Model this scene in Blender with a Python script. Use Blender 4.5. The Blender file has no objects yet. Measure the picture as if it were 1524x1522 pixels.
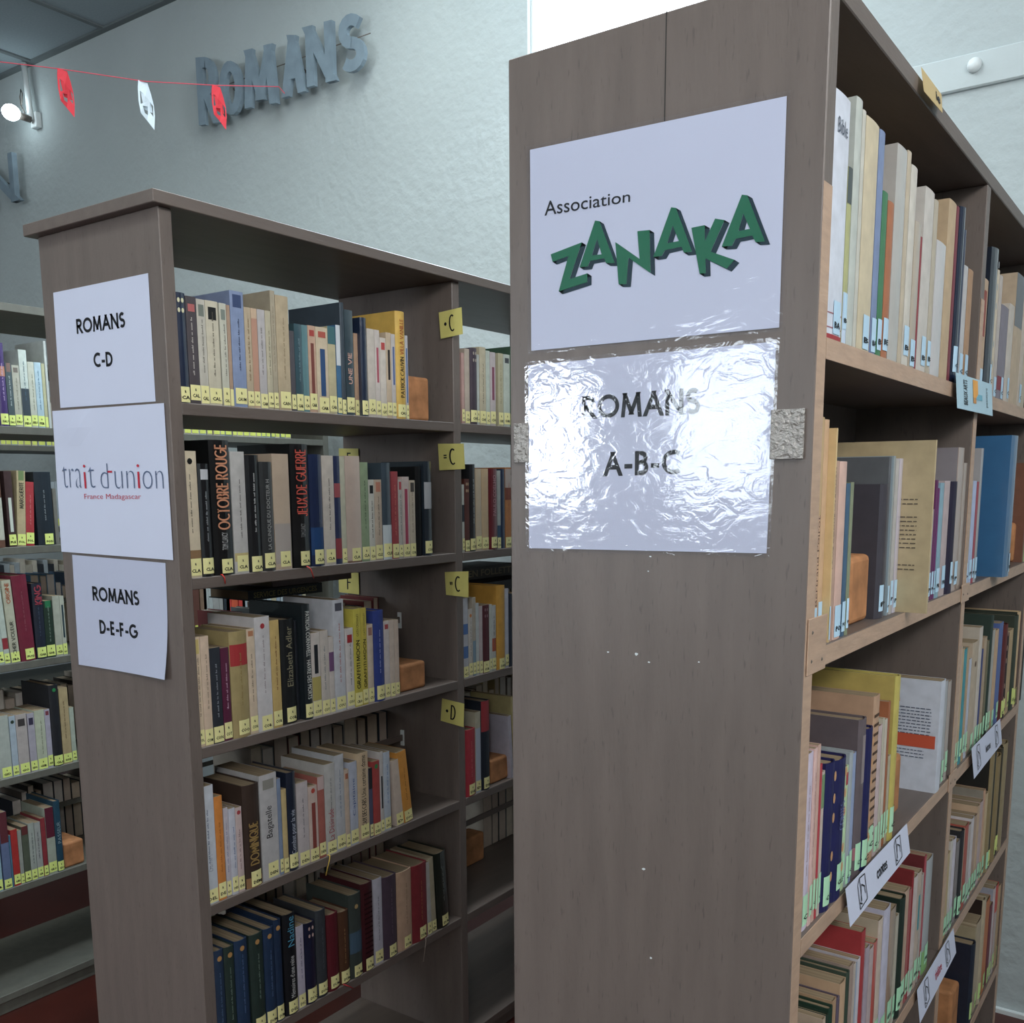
import bpy, bmesh, math, random
from mathutils import Vector, Matrix
random.seed(7)
sc=bpy.context.scene
col=sc.collection
# ---------------- camera ----------------
F_PX=1478.29; CY=955.74
cd=bpy.data.cameras.new('camera'); cam=bpy.data.objects.new('camera',cd); col.objects.link(cam)
ya,pi_,ro=[math.radians(v) for v in (35.289,-9.0684,-0.3552)]
fw=Vector((-math.sin(ya)*math.cos(pi_),math.cos(ya)*math.cos(pi_),math.sin(pi_)))
rt=fw.cross(Vector((0,0,1))).normalized(); up=rt.cross(fw)
r2=rt*math.cos(ro)+up*math.sin(ro); u2=-rt*math.sin(ro)+up*math.cos(ro)
cam.matrix_world=Matrix(((r2.x,u2.x,-fw.x,.3314),(r2.y,u2.y,-fw.y,-.9813),(r2.z,u2.z,-fw.z,-.1907),(0,0,0,1)))
cd.sensor_fit='HORIZONTAL'; cd.sensor_width=36; cd.lens=36*F_PX/1524
cd.shift_x=0; cd.shift_y=(CY-761)/1524
cd.clip_start=.02; cd.clip_end=60
sc.camera=cam
# ---------------- light ----------------
def srgb(h):
    v=[int(h[i:i+2],16)/255 for i in (0,2,4)]
    return tuple((c/12.92 if c<=.04045 else ((c+.055)/1.055)**2.4) for c in v)
w=bpy.data.worlds.new('daylight'); sc.world=w; w.use_nodes=True
w.node_tree.nodes['Background'].inputs[0].default_value=(.62,.78,1,1)
w.node_tree.nodes['Background'].inputs[1].default_value=1.6
def area(name,loc,aim,sx,sy,power,color):
    l=bpy.data.lights.new(name,'AREA'); l.shape='RECTANGLE'; l.size=sx; l.size_y=sy
    l.energy=power; l.color=color
    o=bpy.data.objects.new(name,l); col.objects.link(o); o.location=loc
    o.rotation_euler=Vector(aim).to_track_quat('-Z','Y').to_euler(); return o
area('window_and_fill_light',(-2.88,-3.97,.06),(0,1,0),.42,.7,26,(.82,.9,1))
area('window_and_fill_light',(-1.83,-3.97,.1),(0,1,0),.6,.8,15,(.82,.9,1))
area('window_and_fill_light',(1.74,-.9,1.3),(-1,0,-.35),2.6,.72,34,(1,.93,.86))
area('window_and_fill_light',(-1.31,1.86,1.38),(0,-1,-.25),.7,.8,34,(.72,.86,1))
area('window_and_fill_light',(1.74,-3.0,.75),(-1,.55,-.1),.9,1.1,30,(1,.96,.92))  # added fill from the right wall, brightens the lower C-D rows
area('tube_and_fill_light',(-1.92,.8,1.79),(0,0,-1),.3,1.5,13,(.94,1,.95))  # added fill over the rear aisle, lifts the fore-edges and rear bookcase
area('tube_and_fill_light',(-3.3,-1.2,1.78),(0,0,-1),1.2,.3,26,(.93,1,.93))
area('tube_and_fill_light',(.4,-1.7,1.78),(0,0,-1),1.2,.3,10,(.95,.98,1))
area('tube_and_fill_light',(-.95,.55,1.79),(0,0,-1),.3,1.6,29,(.9,.97,1))
sc.view_settings.view_transform='Standard'; sc.view_settings.look='None'
sc.view_settings.gamma=1; sc.view_settings.use_curve_mapping=False
sc.view_settings.exposure=0.04
sc.cycles.max_bounces=8; sc.cycles.diffuse_bounces=4; sc.cycles.glossy_bounces=3
sc.cycles.transparent_max_bounces=8; sc.cycles.caustics_reflective=False; sc.cycles.caustics_refractive=False
sc.cycles.sample_clamp_indirect=4
# ---------------- materials ----------------
def mat(name,c=(.8,.8,.8),rough=.6,spec=.4,objcol=False,noise=0,nscale=20,stretch=(1,1,1),bump=0,bscale=200,coat=0,metal=0,c2=None,vcol=False,bdist=.0006,speck=0):
    m=bpy.data.materials.new(name); m.use_nodes=True; nt=m.node_tree; b=nt.nodes['Principled BSDF']
    b.inputs['Roughness'].default_value=rough; b.inputs['Specular IOR Level'].default_value=spec
    b.inputs['Metallic'].default_value=metal; b.inputs['Coat Weight'].default_value=coat
    b.inputs['Coat Roughness'].default_value=.08
    N=nt.nodes.new; L=nt.links.new
    tc=N('ShaderNodeTexCoord'); mp=N('ShaderNodeMapping'); mp.inputs['Scale'].default_value=stretch
    L(tc.outputs['Object'],mp.inputs[0])
    if objcol:
        oi=N('ShaderNodeObjectInfo'); src=oi.outputs['Color']
    elif vcol:
        at=N('ShaderNodeAttribute'); at.attribute_name='Col'; src=at.outputs['Color']
    else:
        r=N('ShaderNodeRGB'); r.outputs[0].default_value=(*c,1); src=r.outputs[0]
    if noise:
        n=N('ShaderNodeTexNoise'); n.inputs['Scale'].default_value=nscale; n.inputs['Detail'].default_value=5
        L(mp.outputs[0],n.inputs['Vector'])
        mr=N('ShaderNodeMapRange'); mr.inputs[1].default_value=.3; mr.inputs[2].default_value=.7
        mr.inputs[3].default_value=1-noise; mr.inputs[4].default_value=1+noise
        L(n.outputs[0],mr.inputs[0])
        if c2:
            mx=N('ShaderNodeMix'); mx.data_type='RGBA'; L(src,mx.inputs[6]); mx.inputs[7].default_value=(*c2,1)
            mr.inputs[3].default_value=0; mr.inputs[4].default_value=1; L(mr.outputs[0],mx.inputs[0]); src=mx.outputs[2]
        else:
            hs=N('ShaderNodeHueSaturation'); L(src,hs.inputs['Color']); L(mr.outputs[0],hs.inputs['Value']); src=hs.outputs[0]
    if speck:
        n=N('ShaderNodeTexNoise'); n.inputs['Scale'].default_value=260; n.inputs['Detail'].default_value=2
        mp2=N('ShaderNodeMapping'); mp2.inputs['Scale'].default_value=(1,1,.16); L(tc.outputs['Object'],mp2.inputs[0]); L(mp2.outputs[0],n.inputs['Vector'])
        mr=N('ShaderNodeMapRange'); mr.inputs[1].default_value=.62; mr.inputs[2].default_value=.72; mr.inputs[3].default_value=1; mr.inputs[4].default_value=1-speck
        L(n.outputs[0],mr.inputs[0]); hs=N('ShaderNodeHueSaturation'); L(src,hs.inputs['Color']); L(mr.outputs[0],hs.inputs['Value']); src=hs.outputs[0]
    L(src,b.inputs['Base Color'])
    if bump:
        n2=N('ShaderNodeTexNoise'); n2.inputs['Scale'].default_value=bscale; n2.inputs['Detail'].default_value=4
        L(mp.outputs[0],n2.inputs['Vector']); bp=N('ShaderNodeBump'); bp.inputs['Strength'].default_value=bump
        bp.inputs['Distance'].default_value=bdist; L(n2.outputs[0],bp.inputs['Height']); L(bp.outputs[0],b.inputs['Normal'])
        if coat: L(bp.outputs[0],b.inputs['Coat Normal'])
    return m
M={}
M['paint']=mat('grey_brown_painted_wood',srgb('6b605a'),.42,.45,noise=.1,nscale=7,stretch=(6,6,.8),bump=.35,bscale=60,bdist=.001,speck=.25)
M['paint_y']=mat('grey_brown_painted_board',srgb('665b55'),.45,.4,noise=.1,nscale=7,stretch=(6,.8,6),bump=.3,bscale=60,bdist=.001)
M['paint_l']=mat('warm_lit_beige_paint',srgb('b39680'),.42,.4,noise=.12,nscale=30,stretch=(4,.7,4),bump=.4,bscale=90,bdist=.001)  # lighter than the boards: warm side light put into the beige
M['paint_c']=mat('greyish_painted_wood',srgb('64645c'),.5,.4,noise=.1,nscale=7,stretch=(6,6,.8),bump=.2,bscale=60,bdist=.001)
M['dark_gap']=mat('dark_seam',(.03,.028,.026),.8)
M['wall']=mat('rough_painted_plaster',srgb('b0b9ba'),.75,.3,noise=.05,nscale=2.2,bump=.9,bscale=26,bdist=.006)
M['trim']=mat('smooth_painted_band',srgb('b9c2c3'),.6,.3,noise=.04,nscale=9,bump=.4,bscale=30,bdist=.003)
M['ceil']=mat('ceiling_tile',srgb('98a4aa'),.85,.2,noise=.05,nscale=60)
M['grid']=mat('ceiling_grid_bar',srgb('6c7476'),.6,.3)
M['floor']=mat('red_brown_waxed_floor',srgb('451d17'),.35,.5,noise=.25,nscale=6)
M['cover']=mat('printed_cover',rough=.5,spec=.4,objcol=True,noise=.1,nscale=45,bump=.15,bscale=150,bdist=.0005)
M['gloss']=mat('plastic_wrapped_cover',rough=.3,spec=.5,objcol=True,noise=.06,nscale=30,bump=.5,bscale=38,coat=.9,bdist=.0015)
M['print']=mat('printed_ink',rough=.55,spec=.3,objcol=True)
M['pages']=mat('page_edges',srgb('8f7d65'),.85,.2,noise=.22,nscale=12,stretch=(.2,60,.2))
M['sticker']=mat('paper_sticker',rough=.5,spec=.35,objcol=True,noise=.04,nscale=60)
M['ink']=mat('black_ink',srgb('14151c'),.5,.3)
M['paper']=mat('white_paper',srgb('cbcfe2'),.55,.3,noise=.015,nscale=8,bump=.1,bscale=8,bdist=.004)
M['green']=mat('green_print',srgb('1f6a4c'),.5,.3); M['dkgreen']=mat('dark_green_print',srgb('17303c'),.5,.3)
M['slate']=mat('slate_print',srgb('5d6a86'),.5,.3); M['red']=mat('red_print',srgb('b8283c'),.5,.3)
M['card']=mat('yellow_card',srgb('d2c878'),.45,.4,noise=.05,nscale=25)
M['block']=mat('orange_brown_clay_block',srgb('b07a52'),.7,.3,noise=.3,nscale=28,bump=.5,bscale=70,bdist=.001)
M['metal']=mat('dark_grey_enamel',srgb('5c5650'),.4,.5)
M['letters']=mat('blue_grey_painted_wood',srgb('7f909c'),.45,.5,noise=.12,nscale=20)
M['redpaper']=mat('red_paper',srgb('d8404a'),.7,.3); M['whitepaper']=mat('thin_white_paper',srgb('d8e4ec'),.7,.3)
M['string']=mat('red_string',srgb('d0606c'),.8,.2)
M['white']=mat('white_enamel',srgb('d8dede'),.35,.5)
M['ribbon']=mat('woven_ribbon',rough=.6,spec=.3,objcol=True)
M['tape']=mat('crinkled_shiny_tape',srgb('a8a29c'),.22,.9,bump=1,bscale=190,bdist=.0035,metal=.55)
M['mass']=mat('assorted_covers',rough=.6,spec=.3,vcol=True,noise=.1,nscale=40)
def laminate(name,lo,hi,bs,bd):
    m=bpy.data.materials.new(name); m.use_nodes=True; nt=m.node_tree; nt.nodes.remove(nt.nodes['Principled BSDF'])
    N=nt.nodes.new; L=nt.links.new
    tr=N('ShaderNodeBsdfTransparent'); tr.inputs[0].default_value=(.97,.97,.985,1); gl=N('ShaderNodeBsdfGlossy'); gl.inputs['Roughness'].default_value=.07
    tc=N('ShaderNodeTexCoord'); n=N('ShaderNodeTexNoise'); n.inputs['Scale'].default_value=bs; n.inputs['Detail'].default_value=3.6; n.inputs['Distortion'].default_value=1.2
    mp=N('ShaderNodeMapping'); mp.inputs['Scale'].default_value=(1,1,1.6); L(tc.outputs['Object'],mp.inputs[0]); L(mp.outputs[0],n.inputs['Vector'])
    bp=N('ShaderNodeBump'); bp.inputs['Strength'].default_value=1; bp.inputs['Distance'].default_value=bd
    L(n.outputs[0],bp.inputs['Height']); L(bp.outputs[0],gl.inputs['Normal'])
    fr=N('ShaderNodeLayerWeight'); fr.inputs['Blend'].default_value=.5; L(bp.outputs[0],fr.inputs['Normal'])
    pw=N('ShaderNodeMath'); pw.operation='POWER'; pw.inputs[1].default_value=4; L(fr.outputs['Facing'],pw.inputs[0])
    mr=N('ShaderNodeMapRange'); mr.inputs[1].default_value=0; mr.inputs[2].default_value=1; mr.inputs[3].default_value=lo; mr.inputs[4].default_value=hi
    L(pw.outputs[0],mr.inputs[0]); mx=N('ShaderNodeMixShader'); L(mr.outputs[0],mx.inputs[0]); L(tr.outputs[0],mx.inputs[1]); L(gl.outputs[0],mx.inputs[2])
    L(mx.outputs[0],nt.nodes['Material Output'].inputs[0]); return m
M['lam']=laminate('clear_laminate',.05,.9,34,.0005)
M['lamflat']=laminate('smooth_laminate',.04,.8,16,.0006)
def emis(name,c,s):
    m=bpy.data.materials.new(name); m.use_nodes=True; b=m.node_tree.nodes['Principled BSDF']
    b.inputs['Base Color'].default_value=(*c,1); b.inputs['Emission Color'].default_value=(*c,1); b.inputs['Emission Strength'].default_value=s; return m
M['sky']=emis('daylit_frosted_pane',(.84,.94,1),7); M['bulb']=emis('lit_bulb',(.8,.95,1),16)
# ---------------- mesh helpers ----------------
def mk(name,verts,faces,m,parent=None,color=None,loc=None,smooth=False):
    me=bpy.data.meshes.new(name); me.from_pydata([tuple(v) for v in verts],[],faces); me.materials.append(m if not isinstance(m,str) else M[m])
    if smooth:
        for p in me.polygons: p.use_smooth=True
    o=bpy.data.objects.new(name,me); col.objects.link(o)
    if parent: o.parent=parent
    if color: o.color=(*color,1)
    if loc: o.location=loc
    return o
BF=[(0,3,2,1),(4,5,6,7),(0,1,5,4),(1,2,6,5),(2,3,7,6),(3,0,4,7)]
def bv(x0,x1,y0,y1,z0,z1): return [(x0,y0,z0),(x1,y0,z0),(x1,y1,z0),(x0,y1,z0),(x0,y0,z1),(x1,y0,z1),(x1,y1,z1),(x0,y1,z1)]
def box(name,x0,x1,y0,y1,z0,z1,m,parent=None,color=None,bev=0):
    if bev:
        bm=bmesh.new(); vs=[bm.verts.new(v) for v in bv(x0,x1,y0,y1,z0,z1)]
        for f in BF: bm.faces.new([vs[i] for i in f])
        bmesh.ops.bevel(bm,geom=bm.edges[:],offset=bev,segments=3 if bev>.004 else 1,profile=.5,affect='EDGES')
        me=bpy.data.meshes.new(name); bm.to_mesh(me); bm.free(); me.materials.append(M[m])
        o=bpy.data.objects.new(name,me); col.objects.link(o)
        if parent: o.parent=parent
        if color: o.color=(*color,1)
        return o
    return mk(name,bv(x0,x1,y0,y1,z0,z1),BF,m,parent,color)
def boxes(name,L,m,parent=None,color=None):
    V=[];Fs=[]
    for b in L:
        k=len(V); V+=bv(*b); Fs+=[tuple(i+k for i in f) for f in BF]
    return mk(name,V,Fs,m,parent,color)
def empty(name,loc,label=None,cat=None,group=None):
    o=bpy.data.objects.new(name,None); col.objects.link(o); o.location=loc; o.empty_display_size=.03
    tag(o,label,cat,group); return o
def tag(o,label=None,cat=None,group=None,kind=None):
    if label: o['label']=label
    if cat: o['category']=cat
    if group: o['group']=group
    if kind: o['kind']=kind
    return o
def tube(name,pts,r,m,parent=None,color=None,n=6):
    V=[];Fs=[]
    P=[Vector(p) for p in pts]
    for i,p in enumerate(P):
        d=(P[min(i+1,len(P)-1)]-P[max(i-1,0)]).normalized()
        a=d.cross(Vector((0,0,1)) if abs(d.z)<.9 else Vector((1,0,0))).normalized(); b=d.cross(a)
        for k in range(n):
            t=2*math.pi*k/n; V.append(p+a*r*math.cos(t)+b*r*math.sin(t))
    for i in range(len(P)-1):
        for k in range(n): Fs.append((i*n+k,i*n+(k+1)%n,(i+1)*n+(k+1)%n,(i+1)*n+k))
    Fs.append(tuple(range(n))[::-1]); Fs.append(tuple(range((len(P)-1)*n,len(P)*n)))
    return mk(name,V,Fs,m,parent,color,smooth=True)
_tc={}
def text_mesh(s,bold=.0,res=2,ext=0):
    k=(s,bold,res,ext)
    if k in _tc: return _tc[k]
    cu=bpy.data.curves.new('lettering','FONT'); cu.body=s; cu.offset=bold; cu.resolution_u=res; cu.extrude=ext; cu.size=1
    to=bpy.data.objects.new('lettering',cu); col.objects.link(to); bpy.context.view_layer.update()
    me=bpy.data.meshes.new_from_object(to.evaluated_get(bpy.context.evaluated_depsgraph_get()))
    bpy.data.objects.remove(to); bpy.data.curves.remove(cu)
    xs=[v.co.x for v in me.vertices]; ys=[v.co.y for v in me.vertices]
    me.materials.clear()
    _tc[k]=([v.co.copy() for v in me.vertices],[tuple(p.vertices) for p in me.polygons],min(xs),max(xs),min(ys),max(ys))
    return _tc[k]
def text_fit(name,s,fn,m,parent=None,color=None,bold=0,res=2,ext=0,extra=1):
    """fn maps (u,v,w) with u,v in 0..1 over the text's own box to a point"""
    V,Fs,x0,x1,y0,y1=text_mesh(s,bold,res,ext)
    return mk(name,[fn((v.x-x0)/(x1-x0),(v.y-y0)/(y1-y0),v.z) for v in V],Fs,m,parent,color)
# ---------------- stroke lettering (heavy geometric capitals) ----------------
def _arc(cx,cy,rx,ry,a0,a1,n=10): return [(cx+rx*math.cos(math.radians(a0+(a1-a0)*k/n)),cy+ry*math.sin(math.radians(a0+(a1-a0)*k/n))) for k in range(n+1)]
GL={
'A':(.78,[[(0,0),(.39,1)],[(.78,0),(.39,1)],[(.15,.33),(.63,.33)]]),
'B':(.5,[[(0,0),(0,1)],[(0,1),(.22,1)]+_arc(.22,.77,.23,.23,90,-90)+[(0,.54)],[(0,.54),(.24,.54)]+_arc(.24,.27,.26,.27,90,-90)+[(0,0)]]),
'C':(.74,[_arc(.5,.5,.5,.5,55,305,16)]),
'D':(.68,[[(0,0),(0,1)],[(0,1),(.2,1)]+_arc(.2,.5,.48,.5,90,-90,14)+[(0,0)]]),
'E':(.45,[[(0,0),(0,1)],[(0,1),(.45,1)],[(0,.52),(.42,.52)],[(0,0),(.45,0)]]),
'F':(.43,[[(0,0),(0,1)],[(0,1),(.43,1)],[(0,.52),(.4,.52)]]),
'G':(.92,[_arc(.5,.5,.5,.5,50,360,20),[(.55,.5),(1.0,.5)]]),
'H':(.6,[[(0,0),(0,1)],[(.6,0),(.6,1)],[(0,.52),(.6,.52)]]),
'I':(0,[[(0,0),(0,1)]]),
'J':(.35,[[(.35,1),(.35,.2)]+_arc(.17,.2,.18,.2,0,-170)]),
'K':(.55,[[(0,0),(0,1)],[(.05,.5),(.5,1)],[(.05,.5),(.55,0)]]),
'L':(.42,[[(0,0),(0,1)],[(0,0),(.42,0)]]),
'M':(.86,[[(0,0),(.1,1)],[(.1,1),(.43,.12)],[(.76,1),(.43,.12)],[(.86,0),(.76,1)]]),
'N':(.68,[[(0,0),(0,1)],[(0,1),(.68,0)],[(.68,0),(.68,1)]]),
'O':(.96,[_arc(.48,.5,.48,.5,0,360,22)]),
'P':(.5,[[(0,0),(0,1)],[(0,1),(.24,1)]+_arc(.24,.73,.26,.27,90,-90)+[(0,.46)]]),
'Q':(.96,[_arc(.48,.5,.48,.5,0,360,22),[(.55,.35),(.95,-.02)]]),
'R':(.54,[[(0,0),(0,1)],[(0,1),(.24,1)]+_arc(.24,.75,.26,.25,90,-90)+[(0,.5)],[(.2,.48),(.54,0)]]),
'S':(.5,[_arc(.26,.75,.24,.25,40,270,10)+_arc(.25,.25,.25,.25,90,-140,10)]),
'T':(.5,[[(.25,0),(.25,1)],[(0,1),(.5,1)]]),
'U':(.6,[[(0,1),(0,.3)]+_arc(.3,.3,.3,.3,180,360)+[(.6,1)]]),
'V':(.7,[[(0,1),(.35,0)],[(.7,1),(.35,0)]]),
'W':(1.0,[[(0,1),(.25,0)],[(.5,1),(.25,0)],[(.5,1),(.75,0)],[(1,1),(.75,0)]]),
'X':(.6,[[(0,0),(.6,1)],[(0,1),(.6,0)]]),'Y':(.6,[[(0,1),(.3,.45)],[(.6,1),(.3,.45)],[(.3,.45),(.3,0)]]),
'Z':(.55,[[(0,1),(.55,1)],[(.55,1),(0,0)],[(0,0),(.55,0)]]),
'-':(.3,[[(0,.36),(.3,.36)]])}
def strokes(name,s,W,H,th,fn,m,parent=None,color=None,ext=0,gap=.34):
    """heavy capitals filling W x H (metres), stroke th; fn maps (u,v) in 0..1 and depth"""
    nat=0;pos=[]
    for i,c in enumerate(s):
        if c==' ': nat+=.35; pos.append(None); continue
        g=GL[c]
        pos.append(nat); nat+=g[0]+(gap if i<len(s)-1 else 0)
    sx=(W-th)/max(nat,1e-6); sy=(H-th); V=[];Fs=[]
    def P(x,y): return (x,y)
    cnt=[0]
    def quadstrip(L,R):
        n=len(L); k=len(V); cnt[0]+=1; ext_=ext+cnt[0]*.0006 if ext else 0
        if not ext:
            for a,b in zip(L,R): V.append(fn(a[0]/W,a[1]/H,0)); V.append(fn(b[0]/W,b[1]/H,0))
            for i in range(n-1): Fs.append((k+2*i,k+2*i+1,k+2*i+3,k+2*i+2))
        else:
            for a,b in zip(L,R):
                for d in(-ext_,ext_): V.append(fn(a[0]/W,a[1]/H,d)); V.append(fn(b[0]/W,b[1]/H,d))
            for i in range(n-1):
                a=k+4*i; b=a+4
                Fs.extend([(a,a+1,b+1,b),(a+2,b+2,b+3,a+3),(a,b,b+2,a+2),(a+1,a+3,b+3,b+1)])
            Fs.append((k,k+2,k+3,k+1)); e=k+4*(n-1); Fs.append((e,e+1,e+3,e+2))
    for i,c in enumerate(s):
        if c==' ': continue
        for pl in GL[c][1]:
            pts=[(th/2+(pos[i]+x)*sx,th/2+y*sy) for x,y in pl]
            if len(pts)==2:
                (x0,y0),(x1,y1)=pts; dx,dy=x1-x0,y1-y0
                if abs(dy)>abs(dx)*.25:
                    o=th/2*math.hypot(dx,dy)/abs(dy); e=th/2*(1 if y1>y0 else -1)
                    ex=dx/dy*e if dy else 0
                    A=(x0-ex,y0-e); B=(x1+ex,y1+e)
                    if abs(dx)>1e-6 and c in 'MNAVWK' : 
                        pass
                    quadstrip([(A[0]-o,A[1]),(B[0]-o,B[1])],[(A[0]+o,A[1]),(B[0]+o,B[1])])
                else:
                    e=th*.3 if c=='-' else 0; quadstrip([(x0-e,y0+th/2),(x1+e,y1+th/2)],[(x0-e,y0-th/2),(x1+e,y1-th/2)])
            else:
                L=[];R=[];n=len(pts)
                closed=math.hypot(pts[0][0]-pts[-1][0],pts[0][1]-pts[-1][1])<1e-6
                for j,p in enumerate(pts):
                    a=pts[j-1] if j>0 else (pts[-2] if closed else p); b=pts[j+1] if j<n-1 else (pts[1] if closed else p)
                    d=math.hypot(b[0]-a[0],b[1]-a[1]) or 1; nx,ny=-(b[1]-a[1])/d,(b[0]-a[0])/d
                    L.append((p[0]+nx*th/2,p[1]+ny*th/2)); R.append((p[0]-nx*th/2,p[1]-ny*th/2))
                quadstrip(L,R)
    o=mk(name,V,Fs,m,parent,color)
    if ext:
        bm=bmesh.new(); bm.from_mesh(o.data); bmesh.ops.recalc_face_normals(bm,faces=bm.faces[:]); bm.to_mesh(o.data); bm.free()
    return o
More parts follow.
